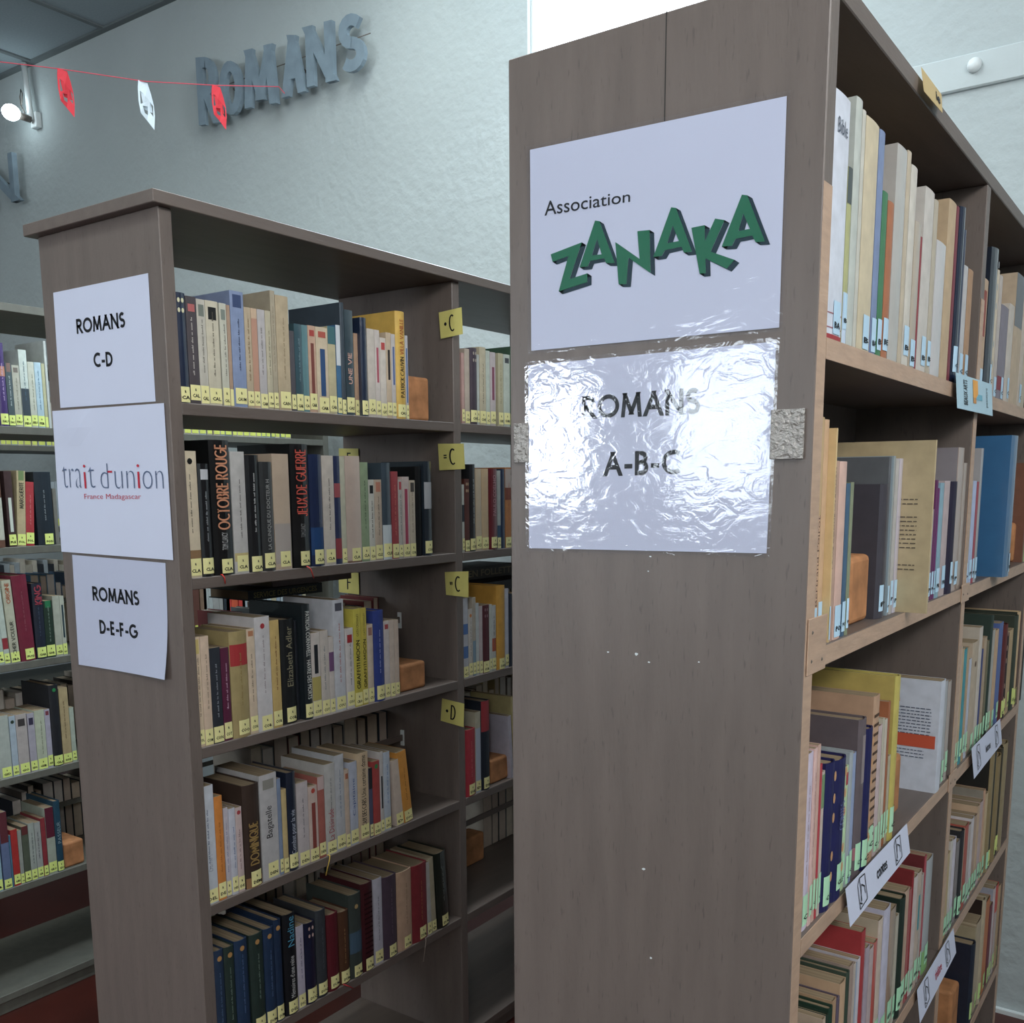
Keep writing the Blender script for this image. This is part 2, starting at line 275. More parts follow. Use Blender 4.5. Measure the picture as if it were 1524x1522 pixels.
ROWS=[
('B',0,0,-0.049,[
(0.1211,0.0242,0.1836,0.005,0,"1b2740","hard g S=CA d=cfc9a0 col=navy"),
(0.1463,0.0218,0.1805,0.005,0,"4a4246","q=b8b0a8 S=CAL b=.86,.93,b05a58 col=mauve-grey"),
(0.1687,0.0178,0.1786,0.005,0,"b9b2a4","q=6e6a60 S=CAL b=.84,.95,70766c col=light_grey"),
(0.1874,0.0268,0.179,0.005,0,"c2b8a0","q=5a5448 S=CAL b=.82,.94,1c1c1c col=beige"),
(0.2174,0.0148,0.1784,0.005,0,"c3c0ae","q=77756a S=CAL g b=.84,.94,7a8278 col=pale_grey"),
(0.2333,0.0074,0.1771,0.005,0,"a88a72","S=CA col=tan"),
(0.2418,0.0303,0.2036,0.005,0,"7f8eb0","q=27304a S=CAUM b=.86,.97,3a4a70 col=blue-grey"),
(0.273,0.0148,0.179,0.005,0,"b5a184","q=7a6038 S=CA col=tan"),
(0.2886,0.0136,0.179,0.005,0,"c8a98a","S=CA b=.1,.9,b88870 col=striped_tan"),
(0.3034,0.0174,0.1791,0.005,0,"b3acac","q=77706c S=CAM col=light_grey"),
(0.322,0.0129,0.1792,0.005,0,"b8ad92","q=77705a S=CAM col=beige"),
(0.336,0.0111,0.217,0.005,0,"a79a82","q=8a7c64 S=C col=brown-beige"),
(0.3482,0.0313,0.211,0.005,0,"b4a080","q=8c7858 S=CAN col=sandy"),
(0.3804,0.0115,0.1499,0.005,0,"4e4a50","S=CA col=charcoal"),
(0.3928,0.0182,0.1645,0.005,0,"35525c","q=6f8890 S=CAR g col=dark_teal"),
(0.4119,0.0152,0.1645,0.005,0,"5a8288","S=CA g col=teal"),
(0.428,0.0197,0.1656,0.005,0,"c09a80","b=.22,.8,7a3e36 b=.88,.95,a83c34 S=CAR col=pinkish_tan"),
(0.449,0.0315,0.1656,0.005,0,"c8b496","b=.2,.75,2c4c78 b=.88,.95,b05040 S=CAR col=tan"),
(0.4811,0.0209,0.1703,0.005,0,"b8ab84","b=.8,1,3e6a70 S=CAR col=straw"),
(0.5039,0.0122,0.1754,0.005,0,"3a6a90","b=.55,1,c8ccd0 S=CAS col=blue_and_white"),
(0.5171,0.011,0.2206,0.005,0,"3a4550","S=CA hard col=slate"),
(0.5296,0.0235,0.2085,0.005,0,"35454e","t=UNE~VIE,d0a090,.3,.6,.5 S=CAS g col=dark_slate"),
(0.5618,0.0119,0.1667,0.012,0,"b08c70","S=C col=tan"),
(0.5743,0.0187,0.1989,0.005,0,"1f2c44","g S=C hard col=navy"),
(0.5945,0.0219,0.1794,0.005,0,"c4b8ac","S=CA col=beige"),
(0.6175,0.0148,0.1793,0.005,0,"c8bcb4","b=.4,.8,b05060 S=CAT col=white"),
(0.6334,0.0178,0.1654,0.005,0,"ccc0b4","b=.85,.94,b8403c S=CAT col=white"),
(0.6523,0.0157,0.1781,0.005,0,"c4ac90","b=.45,.8,2a2426 S=CAU col=tan"),
(0.669,0.0125,0.1768,0.005,0,"c0b8b4","b=.4,.85,50689c S=CAU col=white"),
(0.6826,0.0299,0.2261,0.005,0,"d4a838","t=PATRICK~CAUVIN,3a3020,.2,.58,.4 t=VILLA~VANILLE,b05820,.6,.93,.4 S=CAU hard col=golden_yellow"),
(0.7137,0.0089,0.1785,0.005,0,"b8b4b8","b=.2,.85,4a6ca0 S=C col=white"),
]),
('B',0,1,-0.3525,[
(0.1211,0.0293,0.222,0.005,0,"cbb99c","q=5a5048 S=CLA b=.13,.22,8a6844 dot=101010,.92 col=cream"),
(0.1517,0.0248,0.2006,0.005,0,"15161a","g q=8f9296 b=.86,.95,b8b8bc S=CLA hard col=black"),
(0.1782,0.0441,0.2426,0.005,0,"111214","g t=OCTOBRE~ROUGE,d08860,.34,.97,.62 t=TOM~CLANCY,b8b8b8,.19,.32,.3 S=CLA hard col=black"),
(0.2249,0.0322,0.2233,0.005,0,"b9b4b0","q=66605c S=CLA col=light_grey b=.1,.17,c4b070"),
(0.2586,0.0313,0.2178,0.005,0,"17181c","g q=c8c8c8 S=CLA hard col=black"),
(0.291,0.0307,0.2056,0.005,0,"303234","g t=LA~CLINIQUE~DU~DOCTEUR~H,a8a8a4,.2,.84,.32 S=CLA hard col=charcoal"),
(0.3232,0.0411,0.2213,0.005,0,"c0a890","g b=.05,.4,a89c94 S=CLA col=pinkish_tan"),
(0.3688,0.0458,0.241,0.005,0,"151618","g t=JEUX~DE~GUERRE,d2503c,.42,.96,.6 t=TOM~CLANCY,909090,.25,.36,.25 S=CLA hard col=black"),
(0.4165,0.0348,0.222,0.005,0,"1c2a4e","g b=.1,.35,1a4070 S=CLA hard col=midnight_blue"),
(0.4525,0.0319,0.2204,0.005,0,"c4b8ac","q=5c544e S=CLA col=off-white"),
(0.485,0.0173,0.22,0.005,0,"2a3458","g b=.62,.75,a04a50 b=.05,.24,90383f n col=navy_and_red"),
(0.5031,0.0136,0.2195,0.005,0,"bcb8a0","S=C col=cream"),
(0.5179,0.0433,0.2209,0.005,0,"c6ae9e","g b=.0,.02,806050 S=CLA col=rosy_beige"),
(0.5623,0.023,0.2084,0.005,0,"8a9c78","q=4a5a40 S=CLA col=sage_green"),
(0.5865,0.0165,0.1724,0.005,0,"c8c4b8","b=.83,.93,202020 q=55524c S=CLA col=white"),
(0.6042,0.0221,0.1724,0.005,0,"c0aa94","b=.85,.97,c07a60 q=6e6054 S=CLE col=tan"),
(0.6274,0.0285,0.2082,0.005,0,"3e4c58","g b=0,.36,c0c8cc S=CLE hard col=slate-blue"),
(0.6577,0.0216,0.1901,0.005,0,"a03a40","q=d07060 S=CLE col=dark_red"),
(0.6802,0.0124,0.173,0.005,0,"b8b0a8","b=.87,.97,b84a50 q=707070 S=C col=grey"),
(0.6938,0.0227,0.1788,0.005,0,"c4b0a8","b=.15,.85,a83c58 S=CLE col=magenta"),
(0.7177,0.0186,0.171,0.005,0,"c0b09a","q=8a7a68 b=.85,.97,4a4440 S=COB col=tan"),
(0.7462,0.0211,0.2016,0.012,0,"0e0f12","n hard col=black"),
(0.7679,0.0259,0.2135,0.005,0,"26303a","g b=.5,.78,a8a8ac S=COE hard col=blackish-grey"),
]),
('B',0,2,-0.6623,[
(0.1204,0.0158,0.2033,0.005,0,"d2b898","b=.85,.98,c8b060 q=8a7868 S=COL col=cream"),
(0.137,0.0184,0.203,0.005,0,"ceb298","q=8a7868 S=COM col=pale_peach"),
(0.1563,0.0232,0.179,0.005,0,"2c3038","q=90949c S=CON col=charcoal"),
(0.1807,0.0183,0.176,0.005,0,"5e2340","g q=c09ab0 S=COT col=plum"),
(0.201,0.0408,0.2031,0.005,0,"a08c58","hard b=.68,.88,a8262a q=8c7440 S=COO col=gold_and_red"),
(0.2429,0.0183,0.2037,0.005,0,"d0b89c","q=7c6c5c b=.93,.98,b87850 S=CON col=cream"),
(0.2624,0.0366,0.2235,0.005,0,"c6c0c0","dot=a82830,.92 q=8c7c7c S=COR col=white"),
(0.3001,0.0225,0.2133,0.005,0,"c4a45c","q=7c4c2c S=COR col=mustard_yellow"),
(0.3304,0.0363,0.2108,0.012,0,"181a1c","t=Elizabeth~Adler,8c8468,.36,.93,.42 hard S=COR col=black"),
(0.3752,0.0081,0.2033,0.02,0,"20242c","hard n col=black"),
(0.3839,0.0207,0.2358,0.005,0,"20282c","g t=PATRICIA~CORNWELL,dcdcd4,.55,.94,.5,d t=HAVRE~DES~MORTS,dcdcd4,.18,.52,.5,d hard S=COR col=black"),
(0.4052,0.0241,0.1752,0.005,0,"c8bcb4","b=.52,.86,20242a b=.2,.48,b0a050 S=COP col=white"),
(0.4308,0.0219,0.1769,0.005,0,"c4b8ae","q=7c8484 S=COT col=off-white"),
(0.4542,0.0137,0.1616,0.005,0,"c8bcb4","b=.55,.8,704c74 S=CO col=white"),
(0.4694,0.0304,0.2364,0.005,0,"c2c2c8","q=b05048 S=COU b=.9,.97,50505a col=tall_white"),
(0.5037,0.0223,0.1728,0.005,0,"cfc6c2","b=.82,.92,a82028 q=666666 S=COU col=white"),
(0.5275,0.0222,0.2114,0.005,0,"c8b82c","t=GRAFFITI~MOON,20200c,.18,.68,.5 t=CATH~CROWLEY,50481c,.72,.95,.3 S=CRO col=bright_yellow"),
(0.5508,0.0168,0.2108,0.005,0,"c4b028","t=GRAFFITI~MOON,20200c,.18,.68,.5 t=CATH~CROWLEY,50481c,.72,.95,.3 S=CRO col=bright_yellow"),
(0.5692,0.0175,0.1736,0.005,0,"cdb9a4","b=.86,.96,a07060 S=CU col=cream"),
(0.5883,0.0323,0.201,0.005,0,"2e3f86","q=a8b0dc S=CUS hard col=royal_blue"),
(0.6217,0.0172,0.1742,0.005,0,"c8bcb8","b=.9,.96,a84040 S=CU col=white"),
(0.6405,0.0149,0.1749,0.005,0,"c8b4a4","S=C col=cream"),
(0.6565,0.0135,0.1739,0.005,0,"c4ae9c","S=C col=pale_cream"),
]),
('B',0,3,-0.9656,[
(0.1179,0.0293,0.229,0.005,0,"bcc0c8","q=50607c S=DEL t=Dame~!,9094a0,.28,.42,.3 col=white"),
(0.1481,0.018,0.2029,0.005,0,"d07c18","q=a85c10 S=DE col=bright_orange"),
(0.17,0.01,0.175,0.008,0,"c0b8c0","q=7880a0 S=D col=pale_lilac"),
(0.1806,0.0138,0.1711,0.005,0,"c0c0cc","q=6878a0 S=DES col=white"),
(0.1954,0.0146,0.1691,0.005,0,"c8b0ac","dot=a83038,.94 q=8c7070 S=DE col=pale_pink"),
(0.2128,0.0399,0.207,0.005,0,"3c2c24","t=DOMINIQUE,a08040,.22,.64,.55 b=0,.1,906840 hard S=DEM col=dark_brown"),
(0.2559,0.0431,0.2163,0.005,0,"b4b0b0","t=Bagatelle,100c10,.4,.7,.46 b=.86,.95,8c8880 S=DEN col=tall_off-white"),
(0.3008,0.0092,0.2,0.006,0,"7c8ca8","S=D col=slate_blue"),
(0.3106,0.0122,0.1749,0.005,0,"c4aa70","S=DM col=yellow-beige"),
(0.3241,0.0237,0.2059,0.005,0,"1e2638","t=Combat~pour~la~vie,b8c0d0,.17,.62,.6 g hard S=DEN col=navy"),
(0.3498,0.0306,0.1771,0.005,0,"bcb0b0","q=605c64 S=DEN col=pale_grey"),
(0.3817,0.0248,0.1615,0.005,0,"c8b0a4","b=.15,.78,8a3c34 dot=b84030,.94 S=DEN col=cream"),
(0.4079,0.0186,0.1763,0.005,0,"a85c50","b=.84,1,c4a8a4 S=DEN col=brick_pink"),
(0.4282,0.0299,0.1976,0.005,0,"b8b4b0","t=La~Désirade,a83c48,.15,.5,.5 q=787878 S=DEN col=tall_white"),
(0.4592,0.0259,0.2101,0.005,0,"b4b4b8","q=6c7890 S=DEN col=white"),
(0.4857,0.0125,0.1733,0.004,0,"c4ac98","b=.88,.95,a86040 S=DER col=beige"),
(0.5008,0.0238,0.1853,0.005,0,"b0b4c4","t=Capitaine,38508c,.35,.8,.4 S=DES col=bluish_white"),
(0.5262,0.0332,0.199,0.005,0,"ccb08c","t=GUY~DES~CARS,202020,.17,.48,.42 t=Une~certaine~dame,202020,.5,.97,.42 S=DES col=cream"),
(0.561,0.0109,0.1585,0.005,0,"50506a","b=.7,1,28282c S=D col=grey"),
(0.573,0.0226,0.1701,0.005,0,"a83c38","dot=2c8444,.93 S=DES col=red"),
(0.5967,0.0112,0.1872,0.005,0,"c0b8b4","b=.3,.7,20242c S=D col=white"),
(0.6095,0.0201,0.1832,0.005,0,"b4bcc8","q=5c7cb0 S=DIC col=pale_blue"),
(0.6491,0.0239,0.1575,0.005,5.0,"c8b4a4","S=D col=cream"),
(0.6747,0.0304,0.1727,0.005,7.0,"d48c18","q=8c5c10 S=DIC col=leaning_orange"),
]),
('B',0,4,-1.2715,[
(0.1266,0.0231,0.2113,0.005,0,"22344e","hard dot=b08040,.92 q=506888 n col=navy"),
(0.1509,0.0236,0.209,0.005,0,"24342f","hard dot=b08040,.92 q=6c8074 n col=dark_green"),
(0.1757,0.031,0.2116,0.005,0,"1d3452","hard dot=b08040,.92 q=506890 n col=navy"),
(0.2117,0.0339,0.2098,0.005,0,"24342f","hard dot=b08040,.92 q=6c8074 S=DES col=dark_green"),
(0.2475,0.0259,0.2087,0.005,0,"1c3250","hard dot=b08040,.92 q=506890 S=DUM col=navy"),
(0.2747,0.0184,0.2175,0.005,0,"1a2e4a","hard dot=b08040,.92 S=DUM col=navy"),
(0.2981,0.0336,0.2193,0.005,0,"101218","hard t=Mémoires~d'une~reine,c4c4c4,.17,.58,.35 t=Nadine,4898b8,.68,.97,.5 S=DEL col=black"),
(0.3334,0.0193,0.1815,0.005,0,"b4acbc","q=68607c S=DIC col=lilac-white"),
(0.355,0.0297,0.1795,0.005,0,"161c36","hard g d=c0a098 S=DUC col=navy"),
(0.3865,0.0294,0.1955,0.005,0,"34383e","hard q=585c64 S=DUG col=slate"),
(0.4183,0.0331,0.1746,0.005,0,"5c1420","hard S=DUM col=burgundy"),
(0.4532,0.0301,0.1679,0.005,0,"50301c","hard q=a07848 S=DUM col=mottled_brown"),
(0.4855,0.0381,0.195,0.005,0,"38403c","hard b=.3,.55,40586c dot=b09058,.85 S=DUM col=grey-green"),
(0.5242,0.0361,0.207,0.005,0,"401018","hard bars=24080e S=DUR col=striped_maroon"),
(0.5652,0.0266,0.2045,0.005,0,"b4b0bc","q=605c68 S=DUR col=white"),
(0.5934,0.0464,0.1985,0.005,0,"4a3a48","hard q=746470 S=DUR col=purple-brown"),
(0.6414,0.0511,0.194,0.005,0,"b89478","hard q=8c6c54 S=DUR col=tan"),
(0.6942,0.0547,0.1921,0.005,0,"80242c","q=a87840 hard S=DUR col=crimson"),
(0.75,0.0159,0.1857,0.005,2.0,"b0aca8","S=D col=grey-white"),
(0.7676,0.0161,0.1927,0.005,3.0,"a89c80","S=D col=beige"),
(0.7905,0.0416,0.1959,0.005,3.5,"20261f","g hard q=808880 S=DUR col=black-green"),
]),
('B',1,0,-0.049,[
(0.9119,0.0107,0.1621,0.005,0,"b89088","S=C col=pinkish_beige"),
(0.9243,0.0186,0.1729,0.005,0,"b4a494","S=CH col=tan_and_white"),
(0.9448,0.0263,0.1768,0.005,0,"443844","d=a89c90 hard S=CHE col=dark_purple"),
(0.9722,0.0087,0.1637,0.005,0,"b0b4b0","S=C col=thin_grey"),
(0.9827,0.0244,0.1828,0.005,0,"b8ac90","q=605848 S=CHE col=straw"),
(1.0084,0.0153,0.1766,0.005,0,"b4bcb0","S=C col=pale_green"),
(1.0255,0.0219,0.175,0.005,0,"b8acac","b=.35,.8,804058 S=CH col=white"),
(1.0591,0.0204,0.1757,0.005,0,"b0a888","q=807850 S=CHE col=khaki"),
(1.0815,0.0268,0.1753,0.005,0,"b0b8ac","b=.88,.95,404448 S=CHR col=pale_grey"),
(1.1102,0.0082,0.1966,0.005,0,"3e5c48","hard S=C col=green"),
(1.1197,0.0124,0.1952,0.005,0,"1c2024","hard n col=black"),
(1.134,0.0118,0.191,0.005,0,"a89c90","n col=tan"),
]),
('B',1,1,-0.3525,[
(0.9068,0.0091,0.1611,0.005,0,"b8b8b0","b=.45,.7,30343c S=C col=white"),
(0.9176,0.0183,0.1739,0.005,0,"5c2c24","d=b09070 S=COE col=red-brown"),
(0.9378,0.0211,0.2088,0.005,0,"24262a","q=9c9c9c g S=COE hard col=black"),
(0.9608,0.0233,0.1987,0.005,0,"c0a888","g S=C col=beige"),
(0.9853,0.0276,0.1989,0.005,0,"c4a070","g S=CO col=light_gold"),
(1.0148,0.0341,0.1992,0.005,0,"6c1c28","t=PAULO~COELHO,b07880,.42,.92,.36 S=COE g hard col=maroon"),
(1.0502,0.0147,0.1949,0.005,0,"a4a8a4","b=.0,.3,34506c S=CO col=light_grey"),
(1.0662,0.0162,0.1988,0.005,0,"243450","g n hard col=navy"),
(1.0844,0.026,0.2029,0.005,0,"b87438","b=.75,.98,b0a098 b=.6,.75,7c4030 q=a84820 S=COE col=orange-brown"),
(1.1117,0.0174,0.172,0.005,0,"a8a098","S=CO col=grey"),
]),
('B',1,2,-0.6623,[
(0.9029,0.0214,0.1977,0.005,0,"b4b4bc","b=.25,.4,4c70a8 b=.55,.68,4c70a8 S=C col=white_and_blue"),
(0.9264,0.0152,0.1696,0.005,0,"c0b8b0","dot=c87830,.9 q=807870 S=CU col=white"),
(0.9429,0.0125,0.1964,0.005,0,"a89c8c","b=0,.45,7890a0 S=C col=grey-brown"),
(0.9567,0.0118,0.1806,0.005,0,"b4b8b8","S=C col=white"),
(0.9699,0.0134,0.1717,0.005,0,"b8a8a8","S=CU col=pale_pink"),
(0.9846,0.0264,0.1726,0.005,0,"541824","d=906870 S=CUR col=maroon"),
(1.0124,0.01,0.172,0.005,0,"bcc0b8","S=C col=thin_white"),
(1.0237,0.0162,0.1682,0.005,0,"b8b8b4","b=.3,.5,b05030 q=606060 S=DA col=white"),
(1.0429,0.0353,0.2161,0.005,0,"c8901c","S=DAN hard col=golden"),
(1.0803,0.0153,0.206,0.005,0,"b4b4c0","S=DA col=white"),
(1.097,0.0154,0.1907,0.005,0,"242c3c","n hard col=dark_blue"),
(1.1138,0.0189,0.1922,0.005,0,"a88860","S=DA col=tan"),
]),
('B',1,3,-0.9656,[
(0.9026,0.0439,0.1719,0.005,0,"b02838","q=d07070 hard S=DE col=bright_red"),
(0.9486,0.0218,0.2094,0.005,0,"b0a890","b=.0,.8,a8b0c0 S=D col=cream"),
(0.9725,0.0344,0.233,0.005,0,"1e2430","hard b=.66,1,9c3038 S=DE col=black_and_red"),
(1.1017,0.0133,0.1721,0.005,4.0,"b4acb8","n col=leaning_white"),
(1.123,0.011,0.2217,0.005,5.0,"b0a068","S=D col=leaning_yellowish"),
]),
('C',0,0,-0.03,[
(0.4434,0.0218,0.2157,0.005,0,"44306c","q=b8a0c8 g S=FAU hard b=.6,.72,b07860 col=purple"),
(0.4667,0.0172,0.1654,0.005,0,"445458","b=.86,1,7c6058 q=a8b4b4 S=FAU col=slate"),
(0.4848,0.0193,0.1615,0.005,0,"a8a898","q=787868 b=.88,.96,706860 S=FAU col=grey-beige"),
(0.5062,0.0217,0.2038,0.005,0,"b8c4bc","b=.08,.5,38444c q=406070 S=FEU col=white_and_slate"),
(0.5292,0.0176,0.1741,0.005,0,"b8bcac","q=808870 S=FEU col=pale_grey"),
(0.548,0.0191,0.1744,0.005,0,"a4c0cc","q=507890 S=FER col=light_blue"),
(0.5684,0.0084,0.1729,0.005,0,"b0b088","S=F col=khaki"),
(0.5793,0.0065,0.2339,0.005,0,"b4bcb8","n col=tall_white"),
]),
('C',0,1,-0.352,[
(0.3937,0.0336,0.2047,0.005,0,"604030","b=.1,.65,b0b0a0 hard n col=brown_illustrated"),
(0.4386,0.0204,0.2037,0.005,0,"402c2c","b=.2,.65,c0c8bc S=FLE col=brown_and_white"),
(0.4607,0.0234,0.2044,0.005,-4.0,"b0a078","t=MARGUERITE,404438,.5,.85,.5 b=.87,1,6c8450 S=FOL col=sand-coloured"),
(0.4853,0.0227,0.1744,0.005,-4.0,"a82c34","q=c87c78 S=FOL col=red"),
(0.5208,0.0487,0.2017,0.005,0,"1a2630","hard q=8c9498 S=FON col=dark_navy"),
(0.5721,0.0104,0.1563,0.005,0,"707068","n col=grey"),
]),
('C',0,2,-0.6685,[
(0.3789,0.0186,0.1922,0.005,3.0,"a4b4a8","q=506860 S=FR col=pale_green"),
(0.3986,0.015,0.2037,0.005,3.0,"b0bcb0","b=.2,.35,902c34 S=FRA col=white_and_red"),
(0.4164,0.0251,0.228,0.005,2.5,"b0b098","t=ORIGINE,b05830,.72,.97,.45 t=CHER~VOLEUR,40443c,.1,.5,.4 S=FRA col=cream"),
(0.4443,0.0421,0.2383,0.005,2.5,"741c34","hard q=90505c S=FUG col=burgundy"),
(0.489,0.0291,0.213,0.005,0,"1e2636","hard t=KING,a03848,.72,.97,.7 q=4c586c S=GAR col=navy"),
(0.5192,0.0255,0.1612,0.005,0,"24382c","b=.88,1,1c7448 q=809484 S=GAR col=dark_green"),
(0.5468,0.0206,0.1726,0.005,0,"a8ac9c","S=G col=grey-cream"),
(0.5683,0.0125,0.1709,0.005,0,"b0b4a4","b=.3,.85,30444c S=GAV col=pale_cream"),
]),
('C',0,3,-0.985,[
(0.3403,0.0168,0.1788,0.005,0,"988c70","S=GI col=tan"),
(0.3585,0.0339,0.1762,0.005,0,"a4aca4","S=GID col=pale_grey"),
(0.3944,0.0173,0.1708,0.005,0,"a0b0bc","dot=304034,.9 S=GIO col=bluish_white"),
(0.4129,0.0305,0.1714,0.005,0,"aca4a0","b=.8,.92,403c3c S=GIO col=lilac-grey"),
(0.446,0.0196,0.1688,0.005,0,"a4a0ac","b=.8,.92,38344c S=GIO col=lilac"),
(0.4668,0.0289,0.1723,0.005,0,"b0b8a0","q=788068 S=GIR col=pale_green"),
(0.4968,0.0152,0.1706,0.005,0,"a8a4b4","b=.9,.97,803c48 S=GI col=pale_mauve"),
(0.5138,0.0279,0.2369,0.005,0,"22242a","hard dot=1c8848,.94 S=GLI col=black"),
(0.5435,0.0265,0.2235,0.005,0,"b09c70","q=746040 S=GOD col=sandy"),
(0.5712,0.0134,0.1624,0.005,0,"a8b4a4","S=G col=pale_grey"),
]),
('C',0,4,-1.298,[
(0.3151,0.0232,0.2241,0.005,0,"8cb0bc","b=.7,1,602830 S=GR col=light_blue"),
(0.3426,0.0217,0.2212,0.005,0,"5c6c90","b=.6,1,5c2830 S=GRE col=blue-grey"),
(0.3654,0.0046,0.1507,0.005,0,"407088","n col=thin_blue"),
(0.371,0.0183,0.1636,0.005,0,"a82420","S=GRI col=red"),
(0.3904,0.0104,0.1567,0.005,0,"90948c","S=G col=grey"),
(0.4024,0.0177,0.1641,0.005,0,"505848","b=.85,1,602c2c S=GR col=olive"),
(0.4216,0.0169,0.1682,0.005,0,"9ca49c","q=586064 S=GR col=white"),
(0.4401,0.0171,0.1653,0.005,0,"9ca09c","q=50505c S=GR col=pale_grey"),
(0.4588,0.0128,0.1727,0.005,0,"8c2c34","S=GR col=red"),
(0.4732,0.025,0.1987,0.005,0,"9ca494","b=.55,1,5c1c30 S=GRO col=maroon_and_white"),
(0.4998,0.0192,0.2119,0.005,0,"1c4458","t=PASSEUR,88a0a8,.4,.7,.5 S=GU hard col=teal"),
]),
('A',0,0,-0.0495,[
(0.0371,0.049,0.2332,0.005,0,"c8ccd8","t=Bible,505868,.84,.9,.6,h b=0,.025,a02c34 b=.05,.055,9c5c68 b=.11,.115,9c5c68 S=BA col=white"),
(0.088,0.0145,0.1737,0.005,0,"a8a870","b=.0,.3,b8c8dc b=.8,1,505858 S=B col=thin_yellow-green"),
(0.1045,0.0214,0.2449,0.005,0,"b4b8b0","n col=pale_grey"),
(0.128,0.0111,0.2388,0.005,0,"bcb8ac","n col=cream"),
(0.1411,0.0468,0.237,0.005,0,"c4b494","S=B col=thick_cream"),
(0.1909,0.0212,0.2366,0.005,0,"7484a8","S=BA col=blue-grey"),
(0.2143,0.0202,0.1787,0.005,0,"3c7850","S=B col=green"),
(0.2368,0.0244,0.1732,0.005,0,"a8643c","S=BE col=orange-brown"),
(0.2635,0.0429,0.241,0.005,0,"b4aca4","g n col=grey-white"),
(0.3089,0.0164,0.2446,0.005,0,"b8a890","n col=beige"),
(0.3278,0.0287,0.2336,0.005,0,"c4bcb0","S=B col=white"),
(0.3592,0.03,0.1758,0.005,0,"b4a088","S=B g col=brownish_cream"),
(0.3898,0.008,0.1627,0.005,0,"8c3038","n col=thin_red"),
(0.4005,0.0469,0.2253,0.005,0,"c0b8b0","S=B col=grey_and_white"),
(0.4504,0.0207,0.2204,0.005,0,"b0a490","S=B col=beige"),
(0.4741,0.0527,0.175,0.005,0,"c8c0c0","g n col=glossy_white"),
(0.53,0.0455,0.2387,0.005,0,"b89c78","n col=wood-patterned_tan"),
(0.5788,0.0158,0.2389,0.005,0,"78303c","n col=thin_maroon"),
(0.5981,0.0276,0.2427,0.005,0,"141c34","g S=C hard col=navy"),
(0.6291,0.0139,0.2172,0.005,0,"202848","g hard n col=dark_navy"),
(0.6465,0.0292,0.1715,0.005,0,"b4b0b0","S=C col=white"),
(0.6793,0.0334,0.1718,0.005,0,"a8805c","S=C col=tan-brown"),
]),
('A',1,0,-0.0495,[
(0.7851,0.048,0.1765,0.005,0,"b89878","b=.5,.9,903c30 S=C col=tan_and_red"),
(0.8407,0.0545,0.2321,0.005,0,"18202f","g d=90989c S=C hard col=navy"),
(0.8997,0.0224,0.2066,0.005,0,"c4b49c","n col=thin_cream"),
(0.9265,0.027,0.202,0.005,0,"b4a8a0","S=C col=grey"),
(0.9581,0.0697,0.159,0.005,0,"7c7480","b=.1,.25,842c3c S=C col=mauve"),
(1.0327,0.0521,0.1708,0.005,0,"c0b4a8","S=C col=white"),
(1.0899,0.0836,0.2323,0.005,0,"b8a084","b=.6,1,74787c n col=tan"),
(1.1789,0.039,0.237,0.005,0,"c0b0a0","S=C col=pale_beige"),
(1.2236,0.0353,0.1964,0.005,0,"b4a890","n col=beige"),
(1.2647,0.0312,0.2178,0.005,0,"4c3028","hard n col=brown"),
]),
('A',0,1,-0.363,[
(0.042,0.0143,0.2376,0.008,0,"d8b08c","t=Bertrand~Poirot,604038,.18,.58,.5 b=.58,1,c0a070 S=PO col=peach"),
(0.0702,0.0148,0.2367,0.012,0,"c8a078","S=PO col=pale_orange"),
(0.0856,0.0045,0.2281,0.004,0,"d0b078","t=LA~VIE~COMME~UN~ROMAN,202428,.35,.82,.6 S=P col=pale_yellow"),
(0.0907,0.0113,0.1943,0.005,0,"b4907c","S=P n col=brownish_pink"),
(0.104,0.0253,0.194,0.005,0,"d0a898","S=PO col=rose_pink"),
(0.1314,0.0142,0.1707,0.005,0,"3c5c78","S=PO col=dark_blue"),
(0.147,0.01,0.1718,0.005,0,"7c8468","S=P hard col=olive"),
(0.3005,0.0332,0.169,0.015,0,"403c44","hard S=P col=black"),
(0.336,0.0094,0.2032,0.015,0,"5a5c60","hard n col=charcoal"),
(0.346,0.0099,0.2043,0.012,0,"8c9ca4","g S=P col=grey-blue"),
(0.3582,0.0149,0.2002,0.012,0,"b0aca8","S=P col=grey"),
(0.3755,0.017,0.2016,0.012,0,"c4bccc","g S=P col=glossy_white"),
(0.3931,0.0053,0.2245,-0.027,0,"b09c74","hard q=c0a078 dep=.16 txtface n col=large_beige"),
(0.5292,0.0219,0.1325,0.005,0,"b09498","S=P g col=mauve"),
(0.5533,0.0142,0.1738,0.005,0,"641c58","S=P col=purple"),
(0.5706,0.0086,0.1623,0.005,0,"702868","S=P col=violet"),
(0.5815,0.025,0.1699,0.005,0,"80a4b4","S=PR col=pale_blue"),
(0.6087,0.0365,0.1728,0.005,0,"b4a0a0","S=PR col=pinkish_grey"),
(0.6476,0.0399,0.1717,0.005,0,"241c34","S=PR hard col=dark_indigo"),
(0.69,0.0438,0.2236,0.005,0,"b0988c","S=P g face=8a8288 dep=.16 col=tall_pinkish"),
(0.7373,0.0244,0.2007,0.005,0,"a8988c","g n col=beige_glossy"),
]),
('A',1,1,-0.363,[
(0.7881,0.0279,0.1736,0.005,0,"a8a4a0","S=P col=light_grey"),
(0.8187,0.0276,0.1725,0.005,0,"a8b4d4","S=P col=pale_blue"),
(0.8491,0.0172,0.171,0.005,0,"a0404c","S=P col=thin_red"),
(0.8692,0.0198,0.2267,0.005,0,"a4a0a0","g S=P dep=.16 col=grey"),
